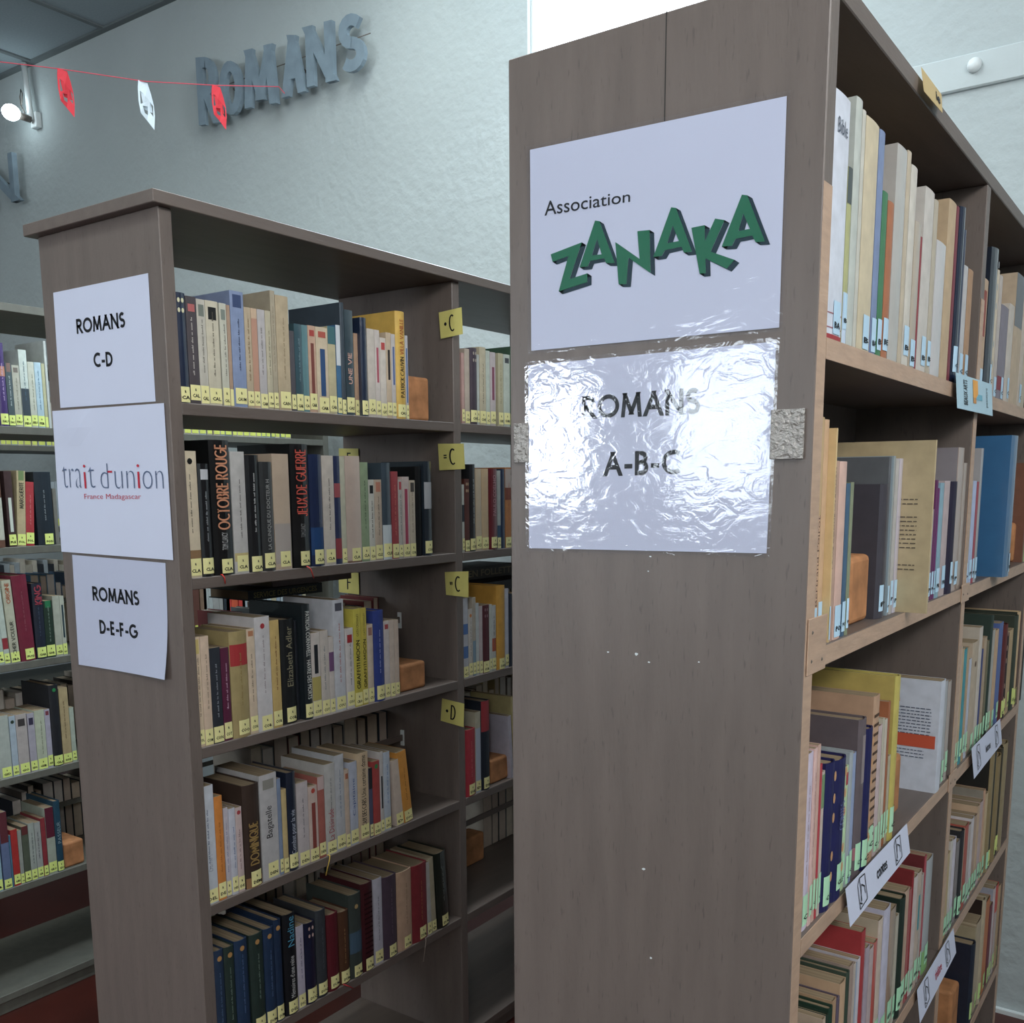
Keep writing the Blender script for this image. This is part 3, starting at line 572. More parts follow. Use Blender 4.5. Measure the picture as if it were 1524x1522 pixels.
(0.9933,0.0597,0.2518,-0.02,0,"2c6490","hard g face=2c6490 dep=.17 S=P col=large_glossy_blue"),
(1.3781,0.0186,0.2091,0.005,0,"7c4c34","dep=.15 n col=brown"),
(1.4007,0.0296,0.1396,0.005,0,"a8c080","n col=green_and_cream"),
]),
('A',0,2,-0.6809,[
(0.0415,0.019,0.2024,0.006,0,"c8bcd0","q=a08080 S=C col=lilac-white"),
(0.0611,0.0106,0.2042,0.005,0,"d8b0a8","q=b08078 S=C col=pink"),
(0.0729,0.0096,0.2055,0.005,0,"c8a090","S=C col=dusty_pink"),
(0.0837,0.0067,0.1813,0.005,0,"b8303c","S=C col=thin_red"),
(0.0915,0.0092,0.1709,0.005,0,"c0b0a4","b=.75,.98,708c60 S=C col=beige"),
(0.1026,0.0285,0.1772,0.005,0,"1c1c50","hard d=c89460 S=CO S2 col=indigo"),
(0.1343,0.0407,0.1726,0.005,0,"1c1c50","hard d=c89460 S=CLE t=CONTES,6068a0,.5,.7,.4 col=indigo"),
(0.1784,0.0119,0.1559,0.005,0,"b4d0a0","b=.85,.95,b03840 S=C col=pale_green"),
(0.1923,0.0128,0.17,0.005,0,"98a0a4","hard S=C col=grey"),
(0.2072,0.0124,0.1655,0.005,0,"8c9cc0","S=C col=periwinkle"),
(0.2224,0.0291,0.2037,0.005,0,"605458","hard b=.6,.9,8c8080 b=.12,.2,a06068 S=CO col=picture-covered_dark"),
(0.2544,0.028,0.1856,0.005,0,"1c1c50","hard d=c89460 S=C col=indigo"),
(0.2846,0.0283,0.2214,0.005,0,"b89070","bars=503828 S=C col=tan_ring-marked"),
(0.3152,0.0176,0.177,0.005,0,"c0a8a8","S=C col=pale_pink"),
(0.3343,0.0087,0.1835,0.005,0,"b8b09c","S=C col=beige"),
(0.3452,0.0123,0.1798,0.005,0,"c4b8a8","S=C col=off-white"),
(0.359,0.0098,0.2014,0.005,0,"a05c34","S=C dep=.15 col=orange-brown"),
(0.3712,0.0118,0.1244,0.005,0,"b0a488","S=C col=beige"),
(0.3853,0.0229,0.2312,0.005,0,"b8a848","S=C hard face=b8a048 dep=.165 col=tall_yellow"),
(0.647,0.0308,0.1813,0.0,0,"c4c8d4","backface dep=.16 n col=white_back-cover"),
(0.7036,0.019,0.1716,0.005,0,"a8a8ac","g S=C dep=.16 col=grey"),
(0.7255,0.0228,0.1669,0.005,0,"a89c94","S=C dep=.15 col=brown-grey"),
]),
('A',1,2,-0.6809,[
(0.7912,0.028,0.2136,0.005,0,"c8a890","S=CO col=peach"),
(0.821,0.0158,0.2078,0.005,0,"b89c78","S=CO col=tan"),
(0.8386,0.0233,0.2048,0.005,0,"2c8c98","S=CO col=turquoise"),
(0.8637,0.0202,0.2041,0.005,0,"b09470","S=CO col=tan"),
(0.8869,0.0193,0.1801,0.005,0,"b4b8c8","S=C col=pale_blue"),
(0.9094,0.0536,0.2061,0.005,0,"b4a088","dot=604838,.8 S=CO col=stained_beige"),
(0.9662,0.0289,0.2271,0.005,0,"c4b8ac","S=CO face=b4a898 col=white"),
(0.9971,0.0159,0.1819,0.005,0,"34407c","S=C col=dark_blue"),
(1.0164,0.026,0.202,0.005,0,"a89074","S=CO col=tan"),
(1.0458,0.0223,0.1914,0.005,0,"6c6448","S=CO col=olive"),
(1.0716,0.0169,0.2376,0.005,0,"2c3c34","hard S=C col=dark_green"),
(1.0921,0.0323,0.206,0.005,0,"a8a49c","S=CO col=grey"),
(1.1281,0.0364,0.2014,0.005,0,"c09c78","S=CO col=peachy_tan"),
(1.1683,0.0442,0.2107,0.005,0,"4c64a0","S=DE col=blue"),
(1.2163,0.0358,0.2025,0.005,0,"5c1c1c","hard d=c09880 S=DE col=red_and_gold"),
(1.2561,0.0232,0.1803,0.005,0,"301c1c","S=DE hard col=dark_brown"),
(1.2833,0.0592,0.1808,0.005,0,"b89868","S=DE col=tan"),
(1.3467,0.0323,0.2062,0.005,0,"343c30","S=DE hard col=dark_green"),
(1.3833,0.0256,0.2105,0.005,0,"c8a87c","S=DE hard face=30382e dep=.165 col=tall_cream_edged"),
(1.4133,0.0418,0.2015,0.005,0,"501c18","S=DE col=dark_red"),
(1.4636,0.0312,0.2496,0.005,0,"28241f","n hard dep=.17 col=tall_black"),
]),
('A',0,3,-0.9927,[
(0.1348,0.0106,0.1647,0.005,0,"b8a088","dep=.14 S=E col=tan"),
(0.1466,0.0079,0.1649,0.005,0,"24382c","hard dep=.14 S=E col=dark_green"),
(0.1555,0.0146,0.1683,0.005,0,"1f3a2c","hard dep=.14 S=EN col=deep_green"),
(0.1707,0.0148,0.1718,0.005,0,"b08c68","dep=.14 S=EN col=tan"),
(0.187,0.0115,0.1678,0.005,0,"5c5060","S=E dep=.14 hard col=grey-purple"),
(0.1991,0.0234,0.1816,0.005,0,"c09c78","dep=.15 S=EN col=thick_tan"),
(0.2231,0.0136,0.1858,0.005,0,"344438","hard dep=.15 S=EN col=grey-green"),
(0.2375,0.0176,0.1892,0.005,0,"a0887c","dep=.15 S=EN col=brown-grey"),
(0.256,0.0101,0.1844,0.005,0,"b8a89c","dep=.15 S=E col=beige"),
(0.2673,0.0057,0.1809,0.005,0,"98a4b8","S=E col=pale_blue"),
(0.2736,0.0123,0.1838,0.005,0,"c4c0c8","S=E dep=.15 col=white"),
(0.2865,0.0177,0.2168,0.005,0,"a82c30","S=ES dep=.16 col=red"),
(0.3104,0.018,0.1842,0.005,0,"a898a4","S=E col=lilac-grey"),
(0.3302,0.0195,0.1749,0.005,0,"b4a0a0","S=E col=pinkish_grey"),
(0.3504,0.0181,0.1758,0.005,0,"c85040","S=ES g col=vermilion"),
(0.3691,0.0226,0.2011,0.005,0,"c4b0a0","S=ES dep=.16 face=b4a48c col=thick_cream"),
(0.3965,0.0331,0.206,0.005,0,"bcb8cc","S=ES dep=.16 col=lilac-white"),
(0.4325,0.0305,0.1921,0.005,0,"a88c74","S=ES g col=patterned_tan"),
(0.4675,0.0149,0.1709,0.005,0,"b0a898","S=F col=beige"),
(0.483,0.027,0.1915,0.005,0,"1c2c24","hard S=F dep=.16 col=dark_green"),
(0.5106,0.0274,0.1934,0.005,0,"b89880","S=FA dep=.16 col=tan"),
(0.5397,0.0153,0.1864,0.005,0,"a05050","S=FA col=dusty_red"),
(0.5556,0.0065,0.2107,0.005,0,"8c2028","S=FA dep=.15 hard face=7c2024 col=dark_red"),
(0.5669,0.0241,0.1966,0.005,0,"c0b0ac","S=FA col=white"),
(0.5918,0.0248,0.1956,0.005,0,"b4a090","b=.5,.8,3c8c94 S=FA col=beige_and_teal"),
(0.62,0.0124,0.1836,0.005,0,"a8a098","S=F col=grey"),
(0.633,0.0113,0.2103,0.005,0,"a83c48","S=FA dep=.15 face=6c2428 col=red"),
(0.6489,0.0425,0.197,0.005,0,"a8acb0","S=FE g b=.0,.2,80b068 col=tall_silver-grey"),
]),
('A',1,3,-0.9927,[
(0.7941,0.0353,0.1588,0.005,0,"b8a070","S=F col=mustard_beige"),
(0.83,0.0188,0.1744,0.005,0,"c0b8b0","S=F col=white"),
(0.851,0.0245,0.1713,0.005,0,"c4bcc8","S=F col=pale_lilac"),
(0.884,0.0253,0.1562,0.005,0,"7c7474","S=F col=grey"),
(0.9099,0.0258,0.1691,0.005,0,"28282c","hard S=F dep=.15 col=black"),
(0.9385,0.0163,0.1629,0.005,0,"a88c74","S=F col=tan"),
(0.9559,0.0305,0.1662,0.005,0,"a84c3c","S=F col=brick_red"),
(0.9899,0.0243,0.1579,0.005,0,"b0a4a0","S=F col=pale_grey"),
(1.0148,0.024,0.1629,0.005,0,"c8c0c4","S=F dep=.14 col=white"),
(1.0412,0.0254,0.1604,0.005,0,"a88c78","S=F dep=.14 col=brown-tan"),
(1.0672,0.0263,0.1733,0.005,0,"c0a080","S=F dep=.15 col=tan"),
(1.0945,0.0306,0.1737,0.005,0,"b49c9c","S=F dep=.15 col=rosy"),
(1.1257,0.0179,0.1899,0.005,0,"c89878","S=F dep=.15 face=8c8478 col=peach"),
(1.1504,0.0238,0.1766,0.005,0,"c4a880","S=F dep=.15 col=straw"),
(1.1748,0.0321,0.2551,0.005,0,"8c7850","hard S=G face=24221e col=worn_brown-gold"),
(1.2094,0.0206,0.2497,0.005,0,"2c2c24","hard S=G col=black"),
(1.2396,0.0522,0.2317,0.005,0,"8c7444","hard S=G face=24221e col=worn_gold"),
(1.2924,0.0228,0.2392,0.005,0,"3c3424","hard S=G col=dark_brown"),
(1.3207,0.0509,0.2415,0.005,0,"98845c","hard n face=24221e col=tall_khaki"),
]),
('A',1,4,-1.3,[
(1.1074,0.0317,0.1753,0.005,0,"202838","hard S=G dep=.16 face=202434 col=navy"),
(1.1397,0.0108,0.2,0.005,0,"a09070","S=G dep=.15 col=khaki"),
(1.1511,0.0538,0.2036,0.005,0,"b09c80","S=G dep=.15 col=tan"),
(1.2055,0.0275,0.2364,0.005,0,"b0a084","S=G dep=.15 hard face=2c1c18 col=cream"),
(1.2388,0.0581,0.2169,0.005,0,"c06c30","S=G col=orange"),
(1.3047,0.0324,0.1868,0.005,0,"702c38","S=G col=maroon"),
(1.3377,0.0267,0.2152,0.005,0,"c4b4b4","S=G dep=.15 face=9c9ca8 col=white"),
(1.3653,0.0339,0.2118,0.005,0,"c84030","S=G b=.0,.7,b8a8a4 col=white_and_red"),
(1.4048,0.0505,0.198,0.005,0,"b89870","S=G col=tan"),
]),
]
EX={"zanaka":[[[[-0.3053,0.0628],[-0.2647,0.07],[-0.2802,0.0333],[-0.2574,0.0367],[-0.2574,0.0274],[-0.2947,0.0218],[-0.282,0.0579],[-0.3027,0.0544]]],[[[-0.2481,0.0902],[-0.2425,0.0887],[-0.223,0.043],[-0.2339,0.0444],[-0.2361,0.0497],[-0.2541,0.0492],[-0.2569,0.0438],[-0.2674,0.0444]],[[-0.2454,0.071],[-0.2517,0.0547],[-0.2395,0.0542]]],[[[-0.2227,0.0644],[-0.1931,0.0433],[-0.1962,0.0719],[-0.1818,0.071],[-0.1798,0.0276],[-0.2064,0.0465],[-0.2086,0.0198],[-0.2181,0.0208]]],[[[-0.1573,0.0897],[-0.1518,0.0882],[-0.1327,0.0429],[-0.142,0.0433],[-0.1447,0.0495],[-0.1635,0.0483],[-0.1672,0.0431],[-0.177,0.0434]],[[-0.1551,0.0715],[-0.1611,0.0549],[-0.1478,0.0553]]],[[[-0.134,0.0663],[-0.1194,0.0667],[-0.1187,0.0513],[-0.1083,0.0714],[-0.098,0.0684],[-0.1122,0.0402],[-0.0863,0.029],[-0.0943,0.0216],[-0.1178,0.0345],[-0.1169,0.02],[-0.1238,0.0202]]],[[[-0.0805,0.0896],[-0.0748,0.0881],[-0.0551,0.0422],[-0.0648,0.0429],[-0.0685,0.0496],[-0.0857,0.0489],[-0.0895,0.0427],[-0.1004,0.0435]],[[-0.0784,0.0717],[-0.0829,0.0558],[-0.071,0.0562]]]],"assoc":[-0.3138,-0.2055,0.1049,0.1203,0.1027,0.1142],"romansA":[-0.2637,-0.1201,-0.1193,-0.0944,-0.1201,-0.0927],"abc":[-0.2349,-0.141,-0.1831,-0.1566,-0.1818,-0.1557],"romansB":[-1.4013,-1.2525,0.0842,0.1104,0.0824,0.1088],"cd":[-1.355,-1.2966,0.0217,0.0475,0.0198,0.0454],"romansB2":[-1.4122,-1.2645,-0.4057,-0.3782,-0.4066,-0.3796],"defg":[-1.3967,-1.2762,-0.4685,-0.4416,-0.4689,-0.4422],"tr_tra":[-1.4815,-1.4182,-0.193,-0.152,-0.1932,-0.1529],"tr_i1":[-1.4132,-1.398,-0.1943,-0.1504,-0.1944,-0.1506],"tr_t":[-1.3958,-1.3749,-0.1932,-0.1544,-0.1933,-0.1547],"tr_d":[-1.3574,-1.3331,-0.1941,-0.149,-0.1941,-0.1494],"tr_hy":[-1.3335,-1.3196,-0.1662,-0.1626,-0.1664,-0.1628],"tr_un":[-1.3127,-1.2531,-0.1949,-0.1628,-0.1951,-0.1636],"tr_i2":[-1.2471,-1.2328,-0.1944,-0.1523,-0.1944,-0.1525],"tr_on":[-1.2292,-1.1699,-0.1955,-0.1639,-0.1956,-0.1646],"tr_fm":[-1.4136,-1.2371,-0.217,-0.2045,-0.2162,-0.2044],"W_R":[-3.236,-3.1129,1.2737,1.5318,1.2591,1.5083],"W_O":[-3.0984,-2.9639,1.2806,1.4853,1.263,1.4613],"W_M":[-2.9508,-2.7688,1.2801,1.49,1.2615,1.4754],"W_A":[-2.7337,-2.6128,1.2732,1.4949,1.2704,1.4656],"W_N":[-2.6002,-2.46,1.2817,1.4898,1.2737,1.4793],"W_S":[-2.4328,-2.3025,1.2857,1.4867,1.2811,1.4686],"W_N2":[-4.9419,-4.6523,1.231,1.4535,1.2042,1.4319],"W_all":[-3.2356,-2.3025,1.2758,1.5367,1.2811,1.4686],"strings":[[-3.369,1.1,1.3101],[-3.2233,1.25,1.2991],[-3.0255,1.45,1.275],[-2.8329,1.62,1.2699],[-2.7389,1.84,1.3101]],"orn":[[-3.2233,1.25,1.2991],[-3.2147,1.25,1.1408],[-3.0335,1.45,1.2768],[-2.9974,1.45,1.1174],[-2.8329,1.62,1.2699],[-2.7988,1.62,1.1239]],"lamp":[[-3.4918,1.2,1.1924],[-3.3775,1.2,1.3252],[-3.3667,1.2,1.1577],[-3.5221,1.2,1.241]],"tilegrid":[[-3.9169,1.92,1.8438],[-4.515,1.92,1.8419],[-4.8397,1.92,1.8243],[-3.4366,1.92,1.8233]],"trim":[[-0.3428,1.92,0.7937],[-0.1627,1.92,0.882],[-0.4166,1.92,0.8699],[-0.2706,1.92,0.8449]],"win":[[-1.6375,1.92,1.2154],[-1.6369,1.92,1.3561]],"strip1":[[0.005,0.1636,-0.6701],[0.005,0.4489,-0.6717],[0.005,0.4524,-0.7147],[0.005,0.1698,-0.7192]],"strip2":[[0.005,0.8975,-0.6625],[0.005,1.1814,-0.6643],[0.005,1.185,-0.715],[0.005,0.9073,-0.7203]],"strip3":[[0.005,0.5812,-0.9854],[0.005,0.8429,-0.9821],[0.005,0.8507,-1.0302],[0.005,0.5878,-1.0428]],"card1":[[0.005,0.5837,-0.0371],[0.005,0.8561,-0.0333],[0.005,0.8474,-0.0851],[0.005,0.5776,-0.0875]],"card0":[[0.005,0.3157,0.2759],[0.005,0.4189,0.2847],[0.005,0.4037,0.2595],[0.005,0.311,0.2567]],"blkB1":[-1.1643,0.7398,0.8169,-0.049,0.0971],"blkB3":[-1.1643,0.6885,0.7831,-0.6623,0.0634],"blkBB4":[-1.1543,1.0173,1.1251,-0.9656,0.0643],"blkBB5":[-1.3343,1.1336,1.2377,-1.2715,0.0846],"blkA2":[-0.02,0.2123,0.3205,-0.363,0.0835],"blkA3":[-0.025,0.4851,0.5347,-0.6809,0.0907],"blkA2b":[-0.02,1.3004,1.4682,-0.363,0.0841],"blkA5":[-0.02,0.9129,1.2186,-1.3,0.1004],"blkC5":[-2.3455,0.5229,0.5881,-1.298,0.0753],"service":[[-1.3143,0.3971,-0.4232],[-1.3143,0.5124,-0.4343],[-1.3143,0.3982,-0.4048]],"mauve":[[-1.3143,0.4868,-0.4069],[-1.3143,0.6789,-0.4236],[-1.3143,0.4873,-0.3981]],"ken":[[-1.3143,1.1206,-0.4402],[-1.3143,1.3293,-0.4569],[-1.3143,1.1213,-0.4095]],"blackflat":[[-1.2443,1.0967,-0.449],[-1.2443,1.2726,-0.477],[-1.2443,1.0972,-0.426]],"rear4":[[-1.38,0.4462,-0.719],[-1.38,0.4843,-0.7268],[-1.38,0.5236,-0.7349],[-1.38,0.5641,-0.7432],[-1.38,0.6143,-0.7535],[-1.38,0.6487,-0.7606],[-1.38,0.6908,-0.7692],[-1.38,0.7272,-0.7767],[-1.38,0.7669,-0.7848],[-1.38,0.8077,-0.7932],[-1.38,0.8446,-0.8008]],"rear5":[[-1.38,1.3198,-1.1468],[-1.38,1.3648,-1.1592],[-1.38,1.4063,-1.1707],[-1.38,1.411,-1.172],[-1.38,1.4412,-1.1803],[-1.38,1.4489,-1.1824]],"gap3C":[[-2.3355,1.0039,-0.5673],[-2.3355,1.04,-0.571],[-2.3355,1.0635,-0.5734],[-2.3355,1.0793,-0.575],[-2.3355,1.1006,-0.5772],[-2.3355,1.1522,-0.5825],[-2.3355,1.1827,-0.5856],[-2.3355,1.2108,-0.5885],[-2.3355,1.2335,-0.5908],[-2.3355,1.2565,-0.5932]],"rib":[[-1.1443,0.1892,-0.351],[-1.1443,0.1927,-0.3672],[-1.1443,0.3984,-0.3538],[-1.1443,0.4118,-0.375],[-1.1443,0.4296,-0.9677],[-1.1443,0.4142,-1.0029],[-1.1443,0.7341,-1.2815],[-1.1443,0.7202,-1.3242],[-1.1443,0.4595,-1.2719],[-1.1443,0.4837,-1.2889]],"crack":[[-0.1673,0.0,0.2736],[-0.166,-0.0,0.1751]],"tapes":[[-0.3553,0.0,-0.1204],[-0.3411,0.0,-0.1675],[-0.0407,0.0,-0.1195],[-0.0081,0.0,-0.1677]]}
# ---------------- room ----------------
FL=-1.66; CE=1.825; YW=1.92; XL=-7.6; XR=1.78; YF=-4.0
def wall_holes(name,axis,pos,th,a0,a1,z0,z1,holes):
    """a wall with rectangular holes; axis 'y' = plane y=pos spanning x, 'x' = plane x=pos spanning y"""
    L=[];cuts=sorted(holes); a=a0
    def add(p,q,r,s):
        if q-p<1e-4 or s-r<1e-4: return
        L.append((p,q,pos,pos+th,r,s) if axis=='y' else (pos,pos+th,p,q,r,s))
    for h0,h1,k0,k1 in cuts:
        add(a,h0,z0,z1); add(h0,h1,z0,k0); add(h0,h1,k1,z1); a=h1
    add(a,a1,z0,z1)
    return tag(boxes(name,L,'wall'),kind='structure')
tag(box('floor',XL,XR,YF,YW,FL-.1,FL,'floor'),'red-brown waxed floor under the bookcases',kind='structure')
WIN=(-1.645,-.80,1.0,1.79)
wall_holes('wall_back','y',YW,.18,XL-.2,XR+.2,FL,CE+.15,[WIN])
wall_holes('wall_front','y',YF-.18,.18,XL-.2,XR+.2,FL,CE+.15,[(-3.1,-2.66,-.32,.44),(-2.15,-1.52,-.32,.52)])
wall_holes('wall_right','x',XR,.18,YF,YW,FL,CE+.15,[(-3.45,-2.55,.2,1.3),(-2.2,.4,.94,1.66)])  # first opening is for the added fill window
wall_holes('wall_left','x',XL-.2,.2,YF,YW,FL,CE+.15,[])
def window(name,axis,pos,a0,a1,z0,z1,pane,mull):
    root=tag(bpy.data.objects.new(name,None),kind='structure'); col.objects.link(root)
    P=lambda p,q,r,s,d0,d1:(p,q,pos+d0,pos+d1,r,s) if axis=='y' else (pos+d0,pos+d1,p,q,r,s)
    f=.018; L=[P(a0,a0+f,z0,z1,0,.05),P(a1-f,a1,z0,z1,0,.05),P(a0,a1,z0,z0+f,0,.05),P(a0,a1,z1-f,z1,0,.05)]
    for k in range(1,mull): 
        c=a0+(a1-a0)*k/mull; L.append(P(c-.012,c+.012,z0,z1,0,.05))
    boxes('window_frame',L,'white',root)
    if pane: boxes('pane',[P(a0+f,a1-f,z0+f,z1-f,.02,.026)],pane,root)
    return root
window('window_1','y',YW+.02,*WIN,'sky',1)
window('window_2','y',YF-.1,-3.1,-2.66,-.32,.44,'sky',1)
window('window_3','y',YF-.1,-2.15,-1.52,-.32,.52,'sky',2)
window('window_4','x',XR+.08,-2.2,.4,.94,1.66,'sky',4)
window('fill_window','x',XR+.08,-3.45,-2.55,.2,1.3,'sky',2)  # window added to throw fill light onto the C-D books
# painted band with a round stud, right of the window on the back wall
b=box('trim_1',-.79,XR,YW-.012,YW+.01,.794,.878,'trim',bev=.004); tag(b,kind='structure')
tag(box('baseboard_back',XL,XR,YW-.015,YW,FL,FL+.012,'white'),kind='structure')
bm=bmesh.new(); bmesh.ops.create_uvsphere(bm,u_segments=12,v_segments=8,radius=.018); me=bpy.data.meshes.new('wall_stud'); bm.to_mesh(me); bm.free(); me.materials.append(M['white'])
for p in me.polygons: p.use_smooth=True
o=bpy.data.objects.new('wall_stud',me); col.objects.link(o); o.location=(-.2706,YW-.016,.845); o.scale=(1,.8,1)
tag(o,'small round white stud on the painted band of the back wall','stud')
# ceiling: slab, grid bars, tiles
ce=tag(box('ceiling',XL,XR,YF,YW,CE+.012,CE+.08,'ceil'),kind='structure')
gx=[-3.9169+.598*k for k in range(-6,10)]; gx=[g for g in gx if XL<g<XR]
gy=[YW-.6*k for k in range(1,10)]; gy=[g for g in gy if g>YF]
boxes('grid_bar',[(g-.012,g+.012,YF,YW,CE-.004,CE+.012) for g in gx]+[(XL,XR,g-.012,g+.012,CE-.004,CE+.012) for g in gy]+[(XL,XR,YW-.03,YW,CE-.006,CE+.012)],'grid',ce)
xs=[XL]+gx+[XR]; ys=sorted([YF]+gy+[YW])
tm=None
for i in range(len(xs)-1):
    for j in range(len(ys)-1):
        x0,x1,y0,y1=xs[i]+.013,xs[i+1]-.013,ys[j]+.013,ys[j+1]-.013
        if x1-x0<.05 or y1-y0<.05: continue
        if tm is None:
            t=box('ceiling_tile',-.5,.5,-.5,.5,0,.006,'ceil',ce); tm=t.data
        else:
            t=bpy.data.objects.new('ceiling_tile',tm); col.objects.link(t); t.parent=ce
        t.location=((x0+x1)/2,(y0+y1)/2,CE+.004); t.scale=(x1-x0,y1-y0,1)
# ---------------- bookcases ----------------
XB=-1.1443; YB=.0988; XC=-2.3355
def bookcase(label,x0,y0,ydiv,y1,H,LVL,over,mats,paneled,rails,width=.3635,tp=.026,td=.026,ts=.021,brackets=False):
    root=empty('bookcase',(x0,y0,FL),label,'bookcase')
    ox,oy,oz=x0,y0,FL
    def bx(name,a,b,c,d,e,f,m,par=root,bev=.0012):
        return box(name,a-ox,b-ox,c-oy,d-oy,e-oz,f-oz,m,par,bev=bev)
    W=width; pm,bm_,em=mats; top=H-ts if over else H
    bx('end_panel',x0-W,x0,y0,y0+tp,FL,top,pm)
    bx('far_panel',x0-W,x0,y1-tp,y1,FL,top,pm)
    bx('divider',x0-W+.001,x0-.001,ydiv,ydiv+td,FL+.04,H-ts,pm)
    if over: bx('top_board',x0-W-over[0],x0+over[0],y0-over[1],y1+.002,H-ts,H,bm_)
    else: bx('top_board',x0-W,x0,y0+tp,y1-tp,H-ts,H,bm_)
    for z in LVL+[-1.60]:
        for (a,b) in ((y0+tp,ydiv),(ydiv+td,y1-tp)):
            if z in (brackets or []) : pass
            s=bx('shelf',x0-W+.001,x0-.0005,a,b,z-ts,z,bm_)
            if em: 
                e=bx('lit_edge',x0-.0005,x0+.0006,a,b,z-ts,z-.0005,em,s,0)
    bx('base_board',x0-.03,x0-.012,y0+tp,y1-tp,FL,-1.621,bm_)
    bx('base_board',x0-W+.012,x0-W+.03,y0+tp,y1-tp,FL,-1.621,bm_)
    if paneled:
        bx('back_panel',x0-.192,x0-.184,y0+tp,ydiv,-1.60,H-ts,pm,bev=0)
        bx('back_panel',x0-.192,x0-.184,ydiv+td,y1-tp,-1.60,H-ts,pm,bev=0)
    for z in rails:
        for (a,b) in ((y0+tp,ydiv),(ydiv+td,y1-tp)):
            r=bx('centre_rail',x0-.186,x0-.180,a,b,z+.128,z+.144,bm_)
            bx('rail_clip',x0-.188,x0-.178,b-.004,b,z+.115,z+.155,'white',r,0)
    return root
A_L=[-.0495,-.363,-.6809,-.9927,-1.30]; B_L=[-.049,-.3525,-.6623,-.9656,-1.2715]; C_L=[-.03,-.352,-.6685,-.985,-1.298]
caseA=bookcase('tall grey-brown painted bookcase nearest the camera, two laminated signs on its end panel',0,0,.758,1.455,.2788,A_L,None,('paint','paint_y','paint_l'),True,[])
caseB=bookcase('grey-brown open bookcase with three paper signs, behind the nearest one',XB,YB,.876,1.64,.2877,B_L,(.0155,.0195),('paint','paint_y',None),False,B_L[2:])
caseC=bookcase('greyish open bookcase behind the three-sign bookcase, cut by the frame',XC,YB,.876,1.64,.2871,C_L,(.0155,.0195),('paint_c','paint_c',None),False,[-.6685,-1.298])
caseD=bookcase('farthest grey bookcase, glimpsed through gaps between the shelves',-3.53,YB,.876,1.64,.287,C_L,(.0155,.0195),('paint_c','paint_c',None),False,[])
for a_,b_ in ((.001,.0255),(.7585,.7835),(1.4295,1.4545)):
    box('lit_edge',-.0006,.0004,a_,b_,-1.655-FL,.09-FL,'paint_l',caseA)  # warm light painted on the uprights, stopping short of the greyer top
# seam, corner plates on the nearest bookcase
box('panel_seam',-.1672-.0005,-.1672+.0003,-.0006,.001,.175-FL,.2788-FL,'dark_gap',caseA)
for y0,y1,z in ((.004,.062,-.363),(.745,.805,-.363),(.742,.80,-.6809)):
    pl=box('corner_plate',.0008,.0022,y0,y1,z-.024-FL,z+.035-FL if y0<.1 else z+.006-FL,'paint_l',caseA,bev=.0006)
    for yy,zz in ((.012,-.01),(.045,-.012),(.012,.02)):
        if zz>0 and y0>.1: continue
        a=[(.0024,y0+yy+.0022*math.cos(t*math.pi/4),z+zz-FL+.0022*math.sin(t*math.pi/4)) for t in range(8)]
        mk('screw',a+[(.0034,y0+yy,z+zz-FL)],[(t,(t+1)%8,8) for t in range(8)],'metal',pl)
for (x,_,z_),r_ in zip([[-.1916,0,-.3809],[-.2281,0,-.3819],[-.1754,0,-.3885],[-.1154,0,-.3825],[-.1781,0,-.6324],[-.1667,0,-.7388],[-.1758,0,-.2705],[-.178,0,-.287]],(.0035,.0018,.0018,.0014,.0026,.0024,.0016,.0012)):
    mk('paint_chip',[(x+r_*random.uniform(.5,1.2)*math.cos(a),-.0003,z_-FL+r_*random.uniform(.3,.7)*math.sin(a)) for a in [k*math.pi/4 for k in range(8)]],[tuple(range(8))],'white',caseA)
# ---------------- books ----------------
NS=5
def spine_prof(t,b):
    return [(b*(1-(2*k/NS-1)**2),t*k/NS) for k in range(NS+1)]
def patch(name,t,b,z0,z1,y0,y1,off,m,par,color):
    pr=spine_prof(t,b); ys=sorted([y0,y1]+[y for _,y in pr if y0+1e-5<y<y1-1e-5]); n=len(ys)-1; V=[];Fs=[]
    for y in ys:
        k=min(int(y/t*NS),NS-1); f=(y-pr[k][1])/(pr[k+1][1]-pr[k][1]); x=pr[k][0]+(pr[k+1][0]-pr[k][0])*f+off
        V+=[(x,y,z0),(x,y,z1)]
    for k in range(n): Fs.append((2*k,2*k+2,2*k+3,2*k+1))
    return mk(name,V,Fs,m,par,color)
STK={'B':'e8e0a0','C':'dcea88','A0':'b4d0e4','A1':'b8d6ea','A2':'b0dcb8','A3':'a8d8b4','A4':'c0dc90'}
def lift(c,k=1.0):
    g=.3*c[0]+.6*c[1]+.1*c[2]
    return tuple(min(1,(g+(v-g)*.86)*k) for v in c)
